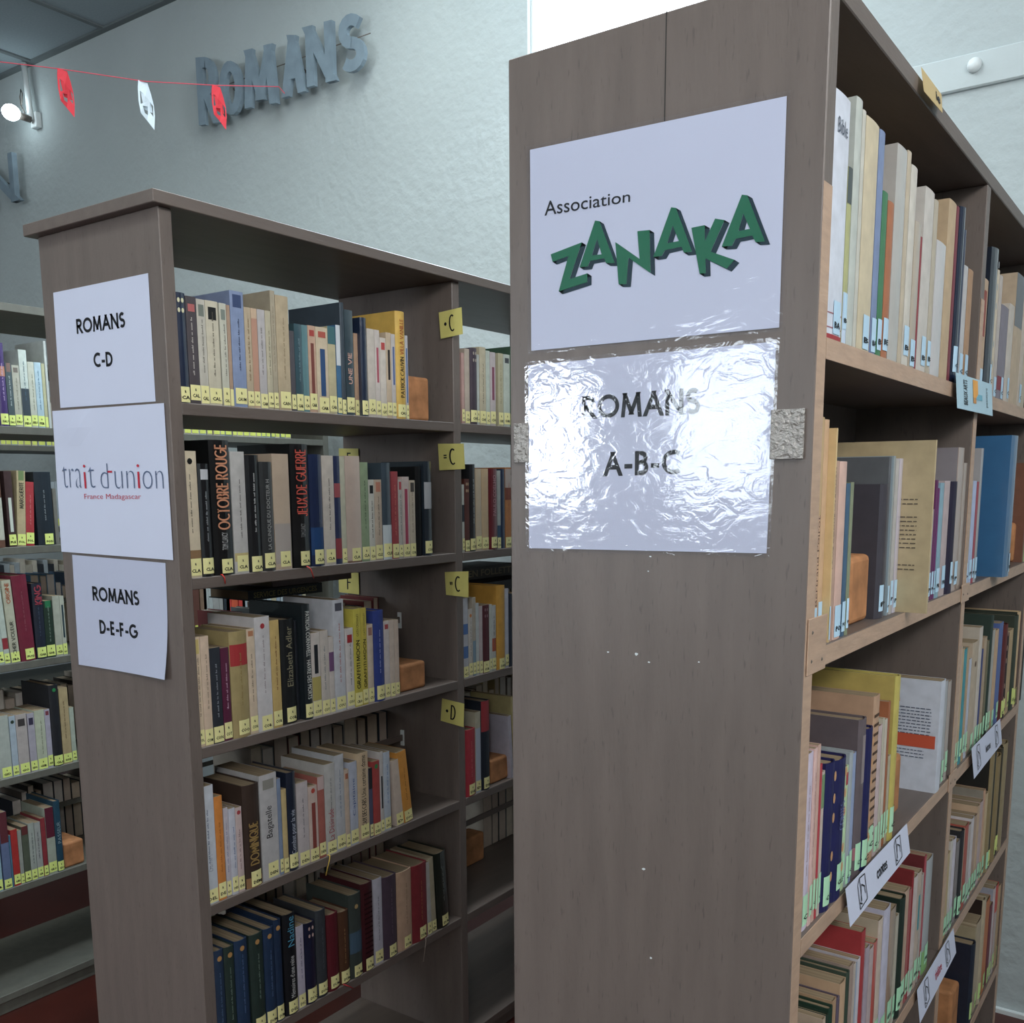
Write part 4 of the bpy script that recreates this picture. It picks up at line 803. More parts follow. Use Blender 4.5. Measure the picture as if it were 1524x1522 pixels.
def book(unit,bay,row,ox,y0,t,h,z,lean,hx,flags,label,group):
    fl=[f for f in flags.split() if f]; kv=[f.split('=',1) for f in fl if '=' in f]
    get=lambda k,d=None: next((v for a,v in kv if a==k),d)
    hard='hard' in fl; glossy='g' in fl
    dep=float(get('dep',0)) or min(h*random.uniform(.6,.68),.165)
    root=empty('book',(ox,y0,z),label,'book',group)
    if lean: root.rotation_euler.x=math.radians(lean); 
    if lean<0: root.location.z=z+t*math.sin(math.radians(-lean))
    bulge=min(t*.16,.005) if hard else min(t*.05,.0012)
    pr=spine_prof(t,bulge); ct=.0022 if hard else .0006
    if t<.008: ct=.0007
    inner=[(x-ct if 0<k<NS else -ct, min(max(y,ct),t-ct)) for k,(x,y) in enumerate(pr)]
    ring=[(-dep,0)]+pr+[(-dep,t),(-dep,t-ct)]+inner[::-1]+[(-dep,ct)]
    n=len(ring); V=[(x,y,0) for x,y in ring]+[(x,y,h) for x,y in ring]
    Fs=[(i,(i+1)%n,(i+1)%n+n,i+n) for i in range(n)]
    # caps: quads between outer and inner
    o=list(range(0,NS+3)); i_=[n-1]+list(range(n-2,n-2-(NS+1),-1))+[NS+3]
    for k in range(len(o)-1):
        a,b2,c,d=o[k],o[k+1],i_[k+1],i_[k]
        Fs.append((a,b2,c,d)[::-1]); Fs.append((a+n,b2+n,c+n,d+n))
    cm='gloss' if glossy else 'cover'
    c0=srgb(hx); cv=mk('cover',V,Fs,cm,root,lift(c0))
    ins=.003 if hard else .0004
    pg=box('pages',-dep+(.003 if hard else .0005),-.002,ct,t-ct,ins,h-ins,'pages',root)
    face=get('face')
    if face: mk('front_board',[(-dep,-.0003,0),(-.001,-.0003,0),(-.001,-.0003,h),(-dep,-.0003,h)],[(0,1,2,3)],cm,root,lift(srgb(face)))
    # bands
    for k,v in kv:
        if k=='b':
            a,b2,c=v.split(','); a,b2=float(a),float(b2)
            bar=a>=.14 and b2<=.9 and b2-a>.28
            yy=(t*.3,t*.72) if bar else ((t*.18,t*.82) if (b2-a)<.15 and b2>.8 else (t*.01,t*.99))
            patch('spine_band',t,bulge,h*a,h*b2,yy[0],yy[1],.0003,'print',root,lift(srgb(c)))
        if k=='bars':
            c=lift(srgb(v)); L=[]
            V=[];F2=[]
            for q in range(14):
                zz=h*(.15+.78*q/14); kk=len(V)
                V+=[(bulge+.0004,t*.15,zz),(bulge+.0004,t*.85,zz),(bulge+.0004,t*.85,zz+h*.018),(bulge+.0004,t*.15,zz+h*.018)]; F2.append((kk,kk+1,kk+2,kk+3))
            mk('spine_band',V,F2,'print',root,c)
        if k in('dot','d'):
            V=[];F2=[]; c=lift(srgb(v.split(',')[0]))
            zs=[float(v.split(',')[1])] if k=='dot' else ([.22,.36,.62,.75,.9] if unit=='A' else [.84,.93])
            r=min(t*.3,.0055)
            for zz in zs:
                for oy in ((0,) if k=='dot' else ((.2,) if unit=='A' else (-.16,.16))):
                    kk=len(V); rr=r if k=='dot' else r*(.75 if unit=='A' else .5)
                    V+=[(bulge+.0005,t/2+oy*t+rr*math.cos(a*math.pi/4),h*zz+rr*(1 if k=='dot' else 1.5)*math.sin(a*math.pi/4)) for a in range(8)]
                    mk('spine_emblem',V[kk:kk+8],[tuple(range(8))],'print',root,c)
        if k=='t':
            p=v.split(','); s=p[0].replace('~',' '); c=lift(srgb(p[1])); a,b2,fr=float(p[2]),float(p[3]),float(p[4])
            md=p[5] if len(p)>5 else 'u'; X=bulge+.0006
            off=.25 if sum(1 for kk,_ in kv if kk=='t')>1 and fr<=.4 and 'CROWLEY' not in s and md=='u' else 0
            if md=='h': fn=lambda u,vv,w:(X,t*(.5-fr/2+fr*u),h*(a+(b2-a)*vv))
            elif md=='d': fn=lambda u,vv,w:(X,t*(.5-fr/2+fr*vv),h*(b2-(b2-a)*u))
            else: fn=lambda u,vv,w:(X,t*(.5+fr/2-fr*vv),h*(a+(b2-a)*u))
            if s.isupper() and all(ch==' ' or ch in GL for ch in s) and fr>=.38 and 'PATRICIA' not in s and 'HAVRE' not in s:
                strokes('title',s,h*(b2-a),t*fr,min(t*fr*.17,h*(b2-a)/len(s)*.26),fn,'print',root,c,gap=.26)
            else: text_fit('title',s,fn,'print',root,c,bold=0,res=2)
    q=get('q')
    if q and t>.006:
        V=[];F2=[];zz=h*random.uniform(.26,.36); zt=h*random.uniform(.74,.84); wd=min(t*.24,.0035); yc=t*random.uniform(.42,.58)
        while zz<zt:
            for _ in range(random.randint(3,8)):
                lw=random.uniform(.0009,.0016); hh=wd*random.choice((.6,.6,.65,1)); kk=len(V)
                V+=[(bulge+.0004,yc+wd/2-hh,zz),(bulge+.0004,yc+wd/2,zz),(bulge+.0004,yc+wd/2,zz+lw),(bulge+.0004,yc+wd/2-hh,zz+lw)]
                F2.append((kk,kk+1,kk+2,kk+3)); zz+=lw+.0007
            zz+=.003
        mk('title',V,F2,'print',root,lift(srgb(q)))
    s=get('S')
    if s and 'n' not in fl:
        sc_=srgb(STK['A%d'%row] if unit=='A' else STK[unit])
        if unit=='A' and row in(2,3) and bay==1 and y0>1.2: sc_=srgb('d4dc84')
        sw=min(t*(.95 if unit!='A' else .86),.026 if unit!='A' else .024); yy0=(t-sw)*.75; z0=random.uniform(.001,.006) if unit!='A' else random.uniform(.002,.016); sh=random.uniform(.026,.031)
        if unit=='A': sh+=.006
        st=patch('call_label',t,bulge,z0,z0+sh,yy0,yy0+sw,.0007,'sticker',root,sc_)
        if t>.0085:
            X=bulge+.0011
            wd=sw*.74; hh=min(.0062,wd*.5)
            if unit!='A': text_fit('lettering','R',lambda u,vv,w:(X,yy0+sw*.5-.0016+.0032*u,z0+sh*.6+.0045*vv),'ink',st,bold=.03,res=1)
            text_fit('lettering',s,lambda u,vv,w:(X,yy0+sw*.5-wd/2+wd*u,z0+sh*.18+hh*vv),'ink',st,bold=.03,res=1)
    if 'txtface' in fl or 'backface' in fl:
        V=[];F2=[];Y=-.0006
        def row_(x0,x1,zz,hh):
            x=x0
            while x<x1:
                lw=random.uniform(.003,.008); kk=len(V); V.extend([(x,Y,zz),(min(x+lw,x1),Y,zz),(min(x+lw,x1),Y,zz+hh),(x,Y,zz+hh)]); F2.append((kk,kk+1,kk+2,kk+3)); x+=lw+.0016
        if 'txtface' in fl:
            for k in range(17):
                if k in (3,13,14): continue
                row_(-.12,-.018 if k not in(2,12) else -.05,h*(.66-.0255*k),.0014)
            mk('back_text',V,F2,'print',root,srgb('5a5044'))
        else:
            for k in range(9): row_(-.14,-.012,h*(.74-.029*k),.0015)
            for k in range(3): row_(-.14,-.02,h*(.36-.03*k),.0014)
            mk('back_text',V,F2,'print',root,srgb('50566a'))
            mk('red_band',[(-.158,Y,h*.395),(-.004,Y,h*.395),(-.004,Y,h*.51),(-.158,Y,h*.51)],[(0,1,2,3)],'print',root,srgb('c0553c'))
            text_fit('title','ASSENS',lambda u,vv,w:(-.105+.045*u,Y,h*(.79+.03*vv)),'print',root,srgb('b04038'),bold=.02)
    return root
ORD='first second third fourth fifth sixth seventh eighth ninth tenth eleventh twelfth thirteenth fourteenth fifteenth sixteenth seventeenth eighteenth nineteenth twentieth twenty-first twenty-second twenty-third twenty-fourth twenty-fifth twenty-sixth twenty-seventh twenty-eighth twenty-ninth thirtieth thirty-first thirty-second'.split()
SH=['top','second','third','fourth','fifth']
UN={'A':'nearest bookcase','B':'C-D bookcase','C':'rear bookcase'}
XP={'A':0.0,'B':XB,'C':XC}
for unit,bay,row,z,L in ROWS:
    for i,(y0,t,h,ins,lean,hx,fl) in enumerate(L):
        cn=fl.split('col=')[-1].split()[0].replace('_',' ')
        sz=[]
        if t<.011 and 'thin' not in cn: sz.append('slim')
        elif t>.036 and 'thick' not in cn and 'large' not in cn: sz.append('thick')
        if h>.222 and 'tall' not in cn and 'large' not in cn: sz.append('tall')
        kind='hardback' if ' hard' in ' '+fl else 'paperback'
        if unit=='C': pos='%s left of C-D panel, %s shelf, rear bookcase'%(ORD[len(L)-1-i],SH[row])
        elif bay==0: pos='%s from end panel, %s shelf, %s'%(ORD[i],SH[row],UN[unit])
        else: pos='%s past divider, %s shelf, %s'%(ORD[i],SH[row],UN[unit])
        lab=' '.join(sz+[cn,kind])+', '+pos
        grp='books on the %s shelf of the %s%s'%(SH[row],UN[unit],' beyond the divider' if bay else '')
        book(unit,bay,row,XP[unit]-ins,y0,t,h,z,lean,hx,fl,lab,grp)
# books lying flat on the row behind
def flat_book(x,y0,y1,z0,z1,hx,s,tc_,label):
    root=empty('book',(x,y0,z0),label,'book'); L=y1-y0; T=z1-z0; d=.13
    boxes('cover',[(-d,0,0,L,0,.002),(-d,0,0,L,T-.002,T),(-.002,.001,0,L,0,T)],'cover',root,srgb(hx))
    box('pages',-d+.003,-.002,.003,L-.003,.002,T-.002,'pages',root)
    if s: text_fit('title',s,lambda u,v,w:(.0014,L*(.06+.86*u),T*(.22+.56*v)),'print',root,srgb(tc_),bold=.02)
flat_book(-1.3143,.39,.60,-.4300,-.4085,'1c2428','SERVICE DES URGENCES','7c744c','dark book lying flat atop rear books, yellowish capitals along its spine')
flat_book(-1.32,.46,.70,-.4075,-.392,'7c6c6c',None,None,'mauve-grey book lying flat on the dark book with yellowish capitals')
flat_book(-1.3143,1.10,1.36,-.4480,-.4150,'3c3834','KEN FOLLETT','8c8068','dark book lying flat, pale capitals on spine, beyond the divider')
flat_book(-1.2443,1.10,1.34,-.475,-.4495,'17161a',None,None,'black book lying flat above the golden book beyond the divider')
# ---------------- stuff: small far books seen through the gaps ----------------
V=[];Fs=[];CO=[]
def mb(x0,x1,y0,y1,z0,z1,c,fx=None):
    k=len(V); V.extend(bv(x0,x1,y0,y1,z0,z1))
    for f in BF: Fs.append(tuple(i+k for i in f)); CO.append(c)
def rearrow(x0,x1,ya,yb,z,hmin,hmax,cols,tmin=.018,tmax=.035,pages=True):
    y=ya
    while y<yb:
        t=random.uniform(tmin,tmax); h=random.uniform(hmin,hmax); c=lift(srgb(random.choice(cols)))
        if pages:   # fore-edge towards the camera: boards and block
            mb(x0,x1,y,y+.0015,z,z+h,c); mb(x0,x1,y+t-.0015,y+t,z,z+h,c); mb(x0,x1-.002,y+.0015,y+t-.0015,z+.001,z+h-.002,srgb(random.choice(['c4b4a0','ccc0ae','bcac9e','d0c8c0'])))
        else:
            mb(x0,x1,y,y+t,z,z+h,c); s=srgb('d8e070'); mb(x1,x1+.001,y+t*.1,y+t*.92,z+.004,z+.032,s)
        y+=t+random.choice((.001,.001,.004))
bw=['30302e','4c3c34','24303c','8c8478','6c2c2c','a0988c','5c6468']
rearrow(-1.5,-1.37,.42,.845,-.9656,.19,.215,bw,.03,.042)
rearrow(-1.5,-1.385,.40,.86,-.6623,.17,.21,bw)
rearrow(-1.5,-1.385,1.29,1.6,-1.2715,.17,.2,bw,.03,.045)
rearrow(-1.5,-1.385,.92,1.6,-.3525,.18,.2,['28282a','24282c','343434'])
rearrow(-1.5,-1.385,.95,1.6,-.6623,.17,.2,bw)
rearrow(-1.5,-1.385,.95,1.5,-.9656,.17,.22,['a08c60','8c8478','5c4c40'])
rearrow(-1.5,-1.385,.4,.84,-1.2715,.15,.19,bw)
rearrow(-2.47,-2.341,.995,1.46,-.03,.16,.2,['b0a898','a0aab0','7c8c94','c0b8a8'],.016,.03,False)
rearrow(-2.47,-2.341,1.0,1.06,-.6685,.17,.2,['8c7058','6c4438'],.014,.03,False)
rearrow(-2.47,-2.341,1.062,1.15,-.6685,.17,.2,['b8c0bc','343c44','a8a8a4'],.014,.026,False)
rearrow(-2.47,-2.341,1.152,1.215,-.6685,.18,.2,['e0582c','c83030','d83c30'],.02,.028,False)
rearrow(-2.47,-2.341,1.218,1.5,-.6685,.17,.2,['b8c4c8','a0b0c0','c0b490'],.014,.026,False)
rearrow(-2.47,-2.341,1.0,1.5,-.352,.12,.15,['28282a','1c2430'],.014,.03,False)
rearrow(-2.47,-2.341,.915,1.5,-.985,.15,.19,bw,.014,.03,False)
rearrow(-2.47,-2.341,.13,.36,-.03,.16,.2,['b0a898','7c8c94','c0b8a8','44306c'],.016,.03,False)
rearrow(-2.47,-2.341,.13,.30,-.6685,.16,.2,['b0a898','7c8c94','c0b8a8'],.016,.03,False)
rearrow(-2.69,-2.57,.3,.86,-.6685,.17,.22,['5c8cb4','8a9ca8','48607c','a8a89c','8c8c80'])
rearrow(-2.69,-2.57,.3,.86,-.985,.17,.21,['34302c','8c8478','a0988c'])
rearrow(-2.69,-2.57,.5,.86,-1.298,.17,.21,['34302c','28303c','5c5048'])
rearrow(-3.66,-3.535,.95,1.5,-.03,.16,.2,['b0a898','a0aab0','c0b8a8'],.016,.03,False)
rearrow(-3.66,-3.535,.95,1.5,-.352,.16,.2,['b0a898','a0aab0','c0b8a8','30343c'],.016,.03,False)
rearrow(-3.66,-3.535,.95,1.5,-.6685,.16,.2,['b0a898','a0aab0','c0b8a8','30343c'],.016,.03,False)
me=bpy.data.meshes.new('background_books'); me.from_pydata(V,[],Fs); me.materials.append(M['mass'])
ca=me.color_attributes.new('Col','FLOAT_COLOR','CORNER')
li=0
for f,c in zip(me.polygons,CO):
    for _ in f.vertices: ca.data[li].color=(*c,1); li+=1
o=bpy.data.objects.new('background_books',me); col.objects.link(o)
tag(o,'small books seen from behind through the gaps of the open bookcases','books',kind='stuff')
# ---------------- blocks used as book ends ----------------
def block(x,y0,y1,z,h,d,label,rot=0):
    root=box('wooden_block',-d,0,-(y1-y0)/2,(y1-y0)/2,0,h,'block',bev=.007); root.location=(x,(y0+y1)/2,z); root.rotation_euler.z=rot
    tag(root,label,'block','orange-brown blocks used as book ends')
block(-1.1643,.7398,.812,-.049,.0971,.06,'upright orange-brown block with worn face, top shelf of the C-D bookcase')
block(-1.1643,.692,.780,-.6623,.0634,.09,'orange-brown block lying at the row end, third shelf of C-D bookcase')
block(-1.1593,1.025,1.118,-.9656,.0643,.09,'orange-brown block under leaning books beyond the divider, fourth shelf, C-D bookcase')
block(-1.3343,1.1336,1.2277,-1.2715,.0846,.06,'dark brownish block behind the empty fifth shelf beyond the divider')
block(-.02,.215,.292,-.363,.0835,.1,'tall orange-brown block amid books, second shelf of the nearest bookcase')
block(-.025,.4851,.5300,-.6809,.0907,.07,'pale orange block against the yellow book, third shelf of nearest bookcase')
block(-.02,1.37,1.462,-.363,.0841,.08,'orange-brown block beyond the large glossy blue book, nearest bookcase')
block(-.02,1.03,1.095,-1.30,.1004,.12,'large orange-brown block beside navy book, fifth shelf of nearest bookcase')
block(-2.3455,.5229,.5881,-1.298,.0753,.12,'brown block at the row end beside teal book, rear bookcase')
# ---------------- paper signs ----------------
def bil(c,u,v):   # corners TL,TR,BR,BL
    return tuple((1-v)*((1-u)*c[3][i]+u*c[2][i])+v*((1-u)*c[0][i]+u*c[1][i]) for i in range(3))
def sheet(name,corners,bow,m,par,nrm=(0,-1,0),n=8,th=.0004,color=None):
    V=[];Fs=[]
    for s in(0,1):
        for i in range(n+1):
            for j in range(n+1):
                p=bil(corners,i/n,j/n); b=bow(i/n,j/n)+ (0 if s else th)
                V.append(tuple(p[k]+nrm[k]*b for k in range(3)))
    q=(n+1)**2; idx=lambda i,j,s:s*q+i*(n+1)+j
    for i in range(n):
        for j in range(n):
            Fs.append((idx(i,j,0),idx(i+1,j,0),idx(i+1,j+1,0),idx(i,j+1,0))); Fs.append((idx(i,j,1),idx(i,j+1,1),idx(i+1,j+1,1),idx(i+1,j,1)))
        Fs.append((idx(i,0,0),idx(i,0,1),idx(i+1,0,1),idx(i+1,0,0))); Fs.append((idx(i,n,0),idx(i+1,n,0),idx(i+1,n,1),idx(i,n,1)))
        Fs.append((idx(0,i,0),idx(0,i+1,0),idx(0,i+1,1),idx(0,i,1))); Fs.append((idx(n,i,0),idx(n,i,1),idx(n,i+1,1),idx(n,i+1,0)))
    return mk(name,V,Fs,m,par,color,smooth=False)
def sign(label,corn,Y,bow=None,lam=None,origin=None):
    o=Vector((sum(c[0] for c in corn)/4,Y,sum(c[1] for c in corn)/4))
    root=empty('paper_sign',o,label,'sign')
    C=[(c[0]-o.x,0,c[1]-o.z) for c in corn]
    bow=bow or (lambda u,v:.0008)
    s=sheet('sheet',C,bow,'paper',root)
    if lam:
        g=.004; C2=[(C[0][0]-g,0,C[0][2]+g),(C[1][0]+g,0,C[1][2]+g),(C[2][0]+g,0,C[2][2]-g),(C[3][0]-g,0,C[3][2]-g)]
        n=8; mk('laminate',[(lambda p:(p[0],-bow(i/n,j/n)-.0016,p[2]))(bil(C2,i/n,j/n)) for i in range(n+1) for j in range(n+1)],[(i*(n+1)+j,(i+1)*(n+1)+j,(i+1)*(n+1)+j+1,i*(n+1)+j+1) for i in range(n) for j in range(n)],lam,root,smooth=True)
    return root,o
def ptext(root,o,s,bx_,m,Yoff=-.0016,bold=.02,res=4):
    x0,x1,zl0,zl1,zr0,zr1=bx_
    return text_fit('lettering',s,lambda u,v,w:(x0+(x1-x0)*u-o.x,Yoff,(1-u)*(zl0+(zl1-zl0)*v)+u*(zr0+(zr1-zr0)*v)-o.z),m,root,bold=bold,res=res)
s1,o1=sign('laminated white sign reading Association ZANAKA on the nearest end panel',[(-.3335,.178),(-.0385,.1715),(-.038,-.0405),(-.3325,-.0395)],0,lam='lamflat')
ptext(s1,o1,'Association',EX['assoc'],'ink',bold=.004)
V=[];Fs=[];V2=[];F2=[]
for L in EX['zanaka']:
    bm=bmesh.new()
    outer=L[0]; hole=L[1] if len(L)>1 else None
    edges=[]
    for ring in L:
        vs=[bm.verts.new((p[0]-o1.x,-.0020,p[1]-o1.z)) for p in ring]
        edges+=[bm.edges.new((vs[i],vs[(i+1)%len(vs)])) for i in range(len(vs))]
    bmesh.ops.triangle_fill(bm,edges=edges,use_beauty=True,use_dissolve=False)
    k=len(V); bm.verts.ensure_lookup_table(); bm.verts.index_update()
    V+=[v.co.copy() for v in bm.verts]; Fs+=[tuple(v.index+k for v in f.verts) for f in bm.faces]; bm.free()
    dx,dz=.0052,-.0035
    for ring in L:
        for i in range(len(ring)):
            a,b=ring[i],ring[(i+1)%len(ring)]; k=len(V2)
            V2+=[(a[0]-o1.x,-.0016,a[1]-o1.z),(b[0]-o1.x,-.0016,b[1]-o1.z),(b[0]+dx-o1.x,-.0016,b[1]+dz-o1.z),(a[0]+dx-o1.x,-.0016,a[1]+dz-o1.z)]; F2.append((k,k+1,k+2,k+3))
mk('logo_lettering',V,Fs,'green',s1)['label']='green block letters of the logo'
mk('logo_shading',V2,F2,'dkgreen',s1)['label']='dark side shading of the logo letters'
def pstrokes(root,o,s,bx_,th,Yoff=-.0016,m='ink'):
    x0,x1,zl0,zl1,zr0,zr1=bx_
    return strokes('lettering',s,x1-x0,(zl1-zl0+zr1-zr0)/2,th,lambda u,v,w:(x0+(x1-x0)*u-o.x,Yoff,(1-u)*(zl0+(zl1-zl0)*v)+u*(zr0+(zr1-zr0)*v)-o.z),m,root,gap=.3)
def bowA(u,v): return .0012+.0012*math.sin(u*7+1)*math.sin(v*5)*.5+.0006
s2,o2=sign('laminated white sign reading ROMANS A-B-C, glare on its film',[(-.337,-.0555),(-.0405,-.0535),(-.043,-.2625),(-.3365,-.2665)],0,lam='lam')
pstrokes(s2,o2,'ROMANS',EX['romansA'],.0048); pstrokes(s2,o2,'A-B-C',EX['abc'],.005)
for x0,x1,z0,z1 in ((-.3563,-.336,-.166,-.121),(-.0425,-.0085,-.168,-.1195)):
    box('tape',x0-o2.x,x1-o2.x,-.0036,-.0002,z0-o2.z,z1-o2.z,'tape',s2,bev=.0003)
def curl(u,v): return .0008+.010*max(0,(.5-v))**2*u
s3,o3=sign('white paper sign reading ROMANS C-D, topmost of three on the end panel',[(-1.469,.164),(-1.180,.164),(-1.181,-.047),(-1.474,-.044)],YB)
pstrokes(s3,o3,'ROMANS',EX['romansB'],.0052); pstrokes(s3,o3,'C-D',EX['cd'],.0052)
s4,o4=sign("white paper sign reading trait d'union France Madagascar between the two ROMANS signs",[(-1.501,-.0485),(-1.157,-.051),(-1.157,-.319),(-1.507,-.316)],YB,bow=lambda u,v:.0016+.003*math.exp(-((u-.22)**2+(v-.86-.25*(u-.2))**2*14)/.02)*.9)
EX['tr_i1'][:2]=[-1.411,-1.4035]; EX['tr_i2'][:2]=[-1.2445,-1.237]
def ptr(s,k,m,bold): ptext(s4,o4,s,EX['tr_'+k],m,-.0030,bold)
ptr('tra','tra','slate',-.022); ptr('i','i1','red',-.015); ptr('t','t','slate',-.022); ptr('d','d','slate',-.022); ptr('-','hy','red',0); ptr('un','un','slate',-.022); ptr('i','i2','red',-.015); ptr('on','on','slate',-.022); ptr('France Madagascar','fm','red',-.008)
s5,o5=sign('laminated paper sign reading ROMANS D-E-F-G, lowest of three, corner curling off',[(-1.472,-.321),(-1.181,-.325),(-1.188,-.534),(-1.478,-.537)],YB,bow=lambda u,v:.0008+.028*max(0,u*.8-v-.15)**2,lam='lamflat')
pstrokes(s5,o5,'ROMANS',EX['romansB2'],.0054,-.0017); pstrokes(s5,o5,'D-E-F-G',EX['defg'],.0054,-.0017)
# ---------------- shelf cards ----------------
def card(y,c,z0,txt,small,label,mt='card'):
    xs=[p for p in c]; root=empty('shelf_card',(c[0][0],y,c[3][1]),label,'card','yellow letter cards on the dividers')
    ox,oz=c[0][0],c[3][1]
    C=[(p[0]-ox,0,p[1]-oz) for p in c]
    sheet('card_sheet',C,lambda u,v:.0008,mt,root,n=2)
    f=lambda a0,a1,b0,b1:(lambda u,v,w:(lambda q:(q[0],-.0016,q[2]))(bil(C,a0+(a1-a0)*u,b0+(b1-b0)*v)))
    strokes('lettering',txt,.0135,.037,.0034,f(.42,.64,.18,.82),'ink',root)
    if small: text_fit('lettering',small,f(.2,.32,.44,.58),'ink',root,bold=.02)
card(.873,[(-1.182,.201),(-1.115,.206),(-1.112,.147),(-1.177,.142)],0,'C','•','small yellow card with letter C on divider, top shelf level')
card(.873,[(-1.191,-.096),(-1.114,-.098),(-1.111,-.156),(-1.188,-.158)],0,'C','=','small yellow card with letter C on divider, second shelf level')
card(.873,[(-1.177,-.399),(-1.105,-.394),(-1.106,-.456),(-1.174,-.454)],0,'C','"','small yellow card with letter C on divider, third shelf level')
card(.873,[(-1.192,-.711),(-1.123,-.716),(-1.126,-.775),(-1.198,-.768)],0,'D','•','small yellow card with letter D tilted on the divider')
card(.873,[(-1.518,-.099),(-1.450,-.101),(-1.450,-.158),(-1.518,-.156)],0,'F','','pale yellow card on the rear edge of divider, above second-shelf books')
card(.873,[(-1.534,-.412),(-1.462,-.414),(-1.462,-.47),(-1.534,-.468)],0,'F','','pale yellow card on the rear edge of divider, above third-shelf books')
# ---------------- strips hanging from the nearest bookcase ----------------
def strip(c,label,kind):
    o=Vector(c[3]); root=empty('shelf_strip',o,label,'label strip'); C=[tuple(Vector(p)-o) for p in c]
    C[2]=(C[2][0]+.006,C[2][1],C[2][2]); C[3]=(C[3][0]+.006,C[3][1],C[3][2])
    sheet('card_sheet',C,lambda u,v:.001,'paper' if kind!='pic' else 'blue_card',root,nrm=(1,0,0),n=3,th=-.0004)
    X=lambda u,v,d=.0016:(lambda p:(p[0]+d,p[1],p[2]))(bil(C,u,v))
    def quad(name,a0,a1,b0,b1,m,color=None,d=.0016): return mk(name,[X(a0,b0,d),X(a1,b0,d),X(a1,b1,d),X(a0,b1,d)],[(0,1,2,3)],m,root,color)
    T=lambda s,a0,a1,b0,b1,m,bold=.01:text_fit('lettering',s,lambda u,v,w:X(a0+(a1-a0)*u,b0+(b1-b0)*v),m,root,bold=bold)
    def house(a0):
        w=.11; P=[(a0,.14),(a0,.78),(a0+w*.3,.92),(a0+w,.9),(a0+w,.2)]
        Vv=[];Ff=[]
        def line(p,q,th=.0009):
            A=Vector(X(*p,.0018)); B=Vector(X(*q,.0018)); d=(B-A).normalized(); nn=d.cross(Vector((1,0,0)))*th; k=len(Vv)
            Vv.extend([A-nn,B-nn,B+nn,A+nn]); Ff.append((k,k+1,k+2,k+3))
        for i in range(len(P)): line(P[i],P[(i+1)%len(P)])
        line((a0+w*.3,.92),(a0+w*.3,.3)); line((a0+w*.2,.3),(a0+w*.45,.72)); line((a0+w*.45,.72),(a0+w*.8,.6)); line((a0+w*.8,.6),(a0+w*.8,.4)); line((a0+w*.05,.3),(a0+w*.3,.22))
        mk('drawing',Vv,Ff,'ink',root)
    if kind=='contes': house(.15); house(.74); T('contes',.43,.6,.36,.66,'ink',.02)
    elif kind=='two': house(.12); house(.76); T('lettres',.42,.58,.36,.62,'ink',.02)
    elif kind=='three': house(.14); house(.72); T('théâtre',.42,.6,.36,.68,'red',.01)
    elif kind=='pic':
        text_fit('lettering','BEAUX ARTS',lambda u,v,w:X(.27-.1*v,.15+.72*u),'ink',root,bold=.02)
        quad('orange_picture',.42,.56,.42,.95,'print',srgb('e0a050')); quad('blue_picture',.5,.68,.38,.55,'print',srgb('6fa8bc'))
        quad('orange_picture',.42,.5,.25,.42,'print',srgb('c08850'),.0017)
        text_fit('lettering','peinture',lambda u,v,w:X(.86-.07*v,.22+.6*u),'ink',root,bold=0)
    elif kind=='ie': T('ie',.66,.88,.3,.75,'ink',.02)
    return root
M['blue_card']=mat('pale_blue_card',srgb('a9c6d4'),.4,.4,noise=.04,nscale=20); M['tan_card']=mat('tan_card',srgb('b8a070'),.5,.4)
strip(EX['strip1'],'white paper strip reading contes with two drawings, hanging below third shelf','contes')
strip(EX['strip2'],'white paper strip hanging from the third shelf beyond the divider','two')
strip(EX['strip3'],'white paper strip with reddish word hanging from the fourth shelf','three')
strip(EX['card1'],'pale blue laminated card with orange picture on the top shelf edge','pic')
c0=strip([(.002,.3157,.286),(.002,.4189,.286),(.002,.4037,.2590),(.002,.311,.2567)],'small tan card ending in ie on the top edge of nearest bookcase','ie')
c0.children[0].data.materials[0]=M['tan_card']
# ---------------- ribbons ----------------
def ribbon(p,q,hx,label,r=.0012):
    a=Vector(p); b=Vector(q); o=tube('bookmark_ribbon',[(a.x-.02,a.y,a.z+.0015),(a.x+.002,a.y,a.z+.0015),(a.x+.006,(a.y*2+b.y)/3,a.z-.004),(a.x+.004,b.y,b.z)],r,'ribbon',color=srgb(hx),n=5)
    tag(o,label,'bookmark','bookmark ribbons hanging over shelf edges')
R_=EX['rib']
ribbon((XB,.189,-.3525),R_[1],'c83a34','red ribbon hanging below the book titled in orange letters')
ribbon((XB,.3984,-.3525),R_[3],'d04a44','red ribbon hanging below the book titled in red letters')
ribbon((XB,.4296,-.9656),R_[5],'c8a850','yellow ribbon hanging from the fourth shelf of the C-D bookcase')
ribbon((XB,.7341,-1.2715),R_[7],'9c8c80','pale grey ribbon hanging from the fifth shelf, C-D bookcase',.0008)
ribbon((XB,.4595,-1.2715),R_[9],'a82830','short red ribbon on fifth shelf edge, C-D bookcase')
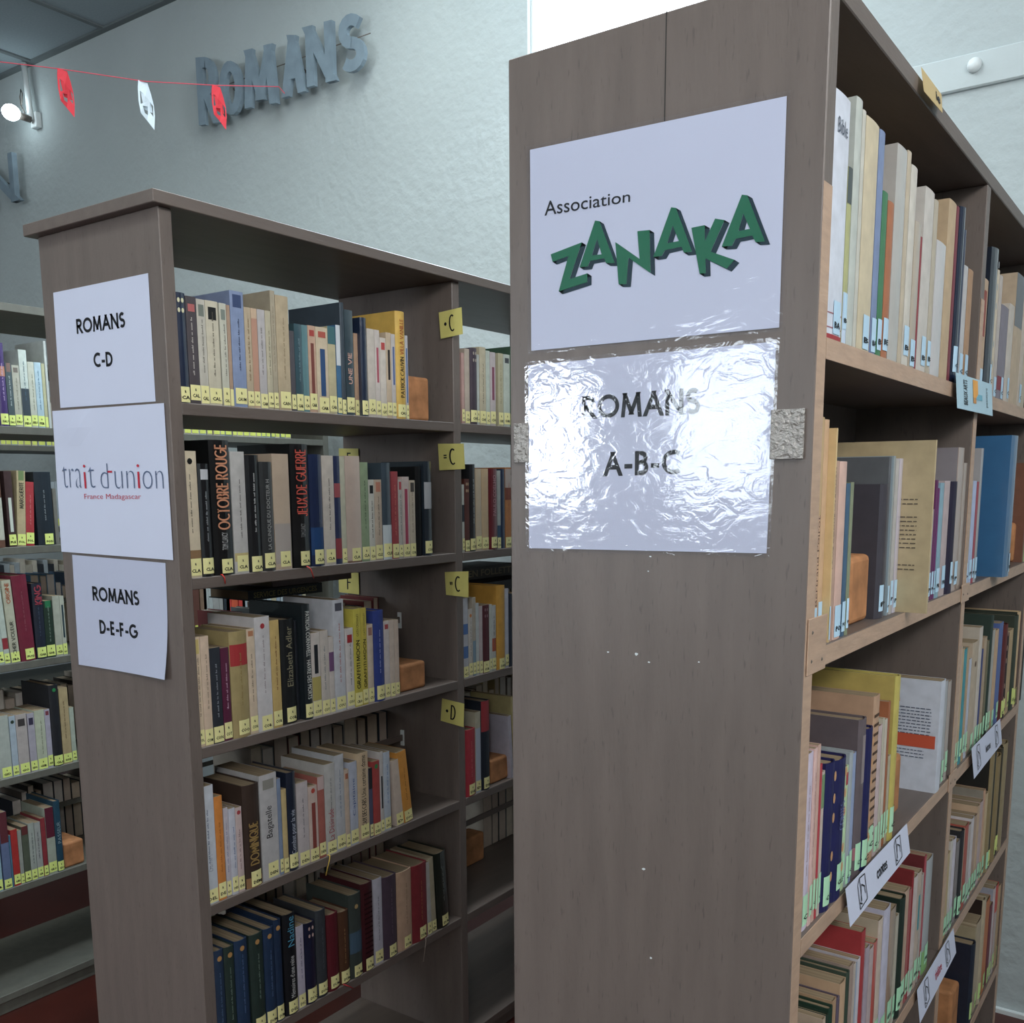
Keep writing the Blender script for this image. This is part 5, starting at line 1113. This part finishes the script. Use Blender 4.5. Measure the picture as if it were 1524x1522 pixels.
# ---------------- wall lettering ----------------
wl=empty('wall_lettering',(-3.24,1.86,1.25),'raised blue-grey letters spelling ROMANS high on the back wall','lettering')
for ch in 'ROMANS':
    x0,x1,zl0,zl1,zr0,zr1=EX['W_'+ch]
    strokes('letter',ch,x1-x0,(zl1-zl0+zr1-zr0)/2,.04,lambda u,v,w:(x0+(x1-x0)*u+3.24,w,(1-u)*(zl0+(zl1-zl0)*v)+u*(zr0+(zr1-zr0)*v)-1.25),'letters',wl,ext=.008)
    box('stand_off',(x0+x1)/2+3.24-.004,(x0+x1)/2+3.24+.004,.008,.062,.12,.128,'metal',wl)
tube('hanging_wire',[(.02,.012,.15),(.95,.012,.15)],.0018,'metal',wl)
wn=empty('wall_lettering',(-4.95,1.86,1.2),'dark letter N high on the back wall, cut by the frame','lettering')
x0,x1,zl0,zl1,zr0,zr1=EX['W_N2']
strokes('letter','N',x1-x0,zr1-zr0,.04,lambda u,v,w:((x1-x0)*u,w,(zr0+(zr1-zr0)*v)-1.2),'letters',wn,ext=.011)
box('stand_off',.13,.138,.008,.062,.12,.128,'metal',wn)
# ---------------- garland ----------------
P=[Vector(p) for p in EX['strings']]; P[0]=P[0]+(P[0]-P[1])*1.2; 
pts=[]
for i in range(len(P)-1):
    for k in range(6): pts.append(P[i].lerp(P[i+1],k/6))
pts.append(P[-1]); pts.append(P[-1]+Vector((.03,.0,-.03)))
g=tube('garland_string',pts,.0019,'string'); tag(g,'thin red string stretched in front of the wall lettering','string')
def ornament(a,b,m,label):
    a=Vector(a); b=Vector(b); Hh=(a-b).length; w_=Hh*.2
    root=empty('paper_ornament',a,label,'ornament','cut paper ornaments on the red string'); root.rotation_euler.z=.9
    out=[(-.5,0),(.45,.02),(.75,.25),(1,.5),(1.05,.72),(.9,1.0),(.2,.84),(-.45,.66),(-.62,.4),(-.6,.15)]
    holes=[[(-.4,.2),(.1,.27),(.2,.42),(-.42,.46)],[(-.2,.5),(.35,.53),(.3,.72),(-.05,.66)],[(.58,.42),(.92,.52),(.88,.74),(.58,.66)]]
    bm=bmesh.new(); E=[]
    for ring in [out]+holes:
        vs=[bm.verts.new((x*w_,.25*w_*math.sin(x*2.2+y*5),-y*Hh)) for x,y in ring]
        E+=[bm.edges.new((vs[i],vs[(i+1)%len(vs)])) for i in range(len(vs))]
    bmesh.ops.triangle_fill(bm,edges=E,use_beauty=True)
    r=bmesh.ops.solidify(bm,geom=bm.faces[:],thickness=.0012)
    me=bpy.data.meshes.new('cut_paper'); bm.to_mesh(me); bm.free(); me.materials.append(M[m])
    o=bpy.data.objects.new('cut_paper',me); col.objects.link(o); o.parent=root
    # folded back leaf
    mk('folded_leaf',[(-.5*w_,.0,-.02*Hh),(.4*w_,.006,-.03*Hh),(.8*w_,.5*w_,-.62*Hh),(-.1*w_,.55*w_,-.55*Hh)],[(0,1,2,3)],m,root)
E_=EX['orn']
ornament(E_[0],E_[1],'redpaper','red cut-paper ornament on the string, beside the lamp'); ornament(E_[2],E_[3],'whitepaper','white cut-paper ornament hanging on the red string'); ornament(E_[4],E_[5],'redpaper','red cut-paper ornament hanging in front of the wall letter R')
# ---------------- lamp ----------------
LAMP_TOP=(-4.5458,1.92,1.7975)
lx,ly,lz=LAMP_TOP
lp=empty('wall_lamp',(lx,YW,lz),'lit white bulb on a bracket hanging from a white tube high on the wall','lamp')
tube('tube_stem',[(0,-.04,.02),(.0236,-.04,-.237)],.014,'white',lp,n=10)
box('wall_plate',-.0,.05,-.03,0,-.27,-.2,'white',lp,bev=.003)
tube('lamp_holder',[(.0236,-.04,-.237),(.012,-.09,-.23)],.016,'metal',lp,n=10)
bmm=bmesh.new(); bmesh.ops.create_uvsphere(bmm,u_segments=14,v_segments=10,radius=.036); me=bpy.data.meshes.new('bulb'); bmm.to_mesh(me); bmm.free(); me.materials.append(M['bulb'])
o=bpy.data.objects.new('bulb',me); col.objects.link(o); o.parent=lp; o.location=(.003,-.125,-.224); o.scale=(1,1.2,1)
tube('wire_hook',[(.01,-.06,-.21),(-.02,-.06,-.17),(-.022,-.06,-.13),(-.01,-.06,-.1),(.0,-.06,-.12),(-.012,-.06,-.17)],.003,'metal',lp)
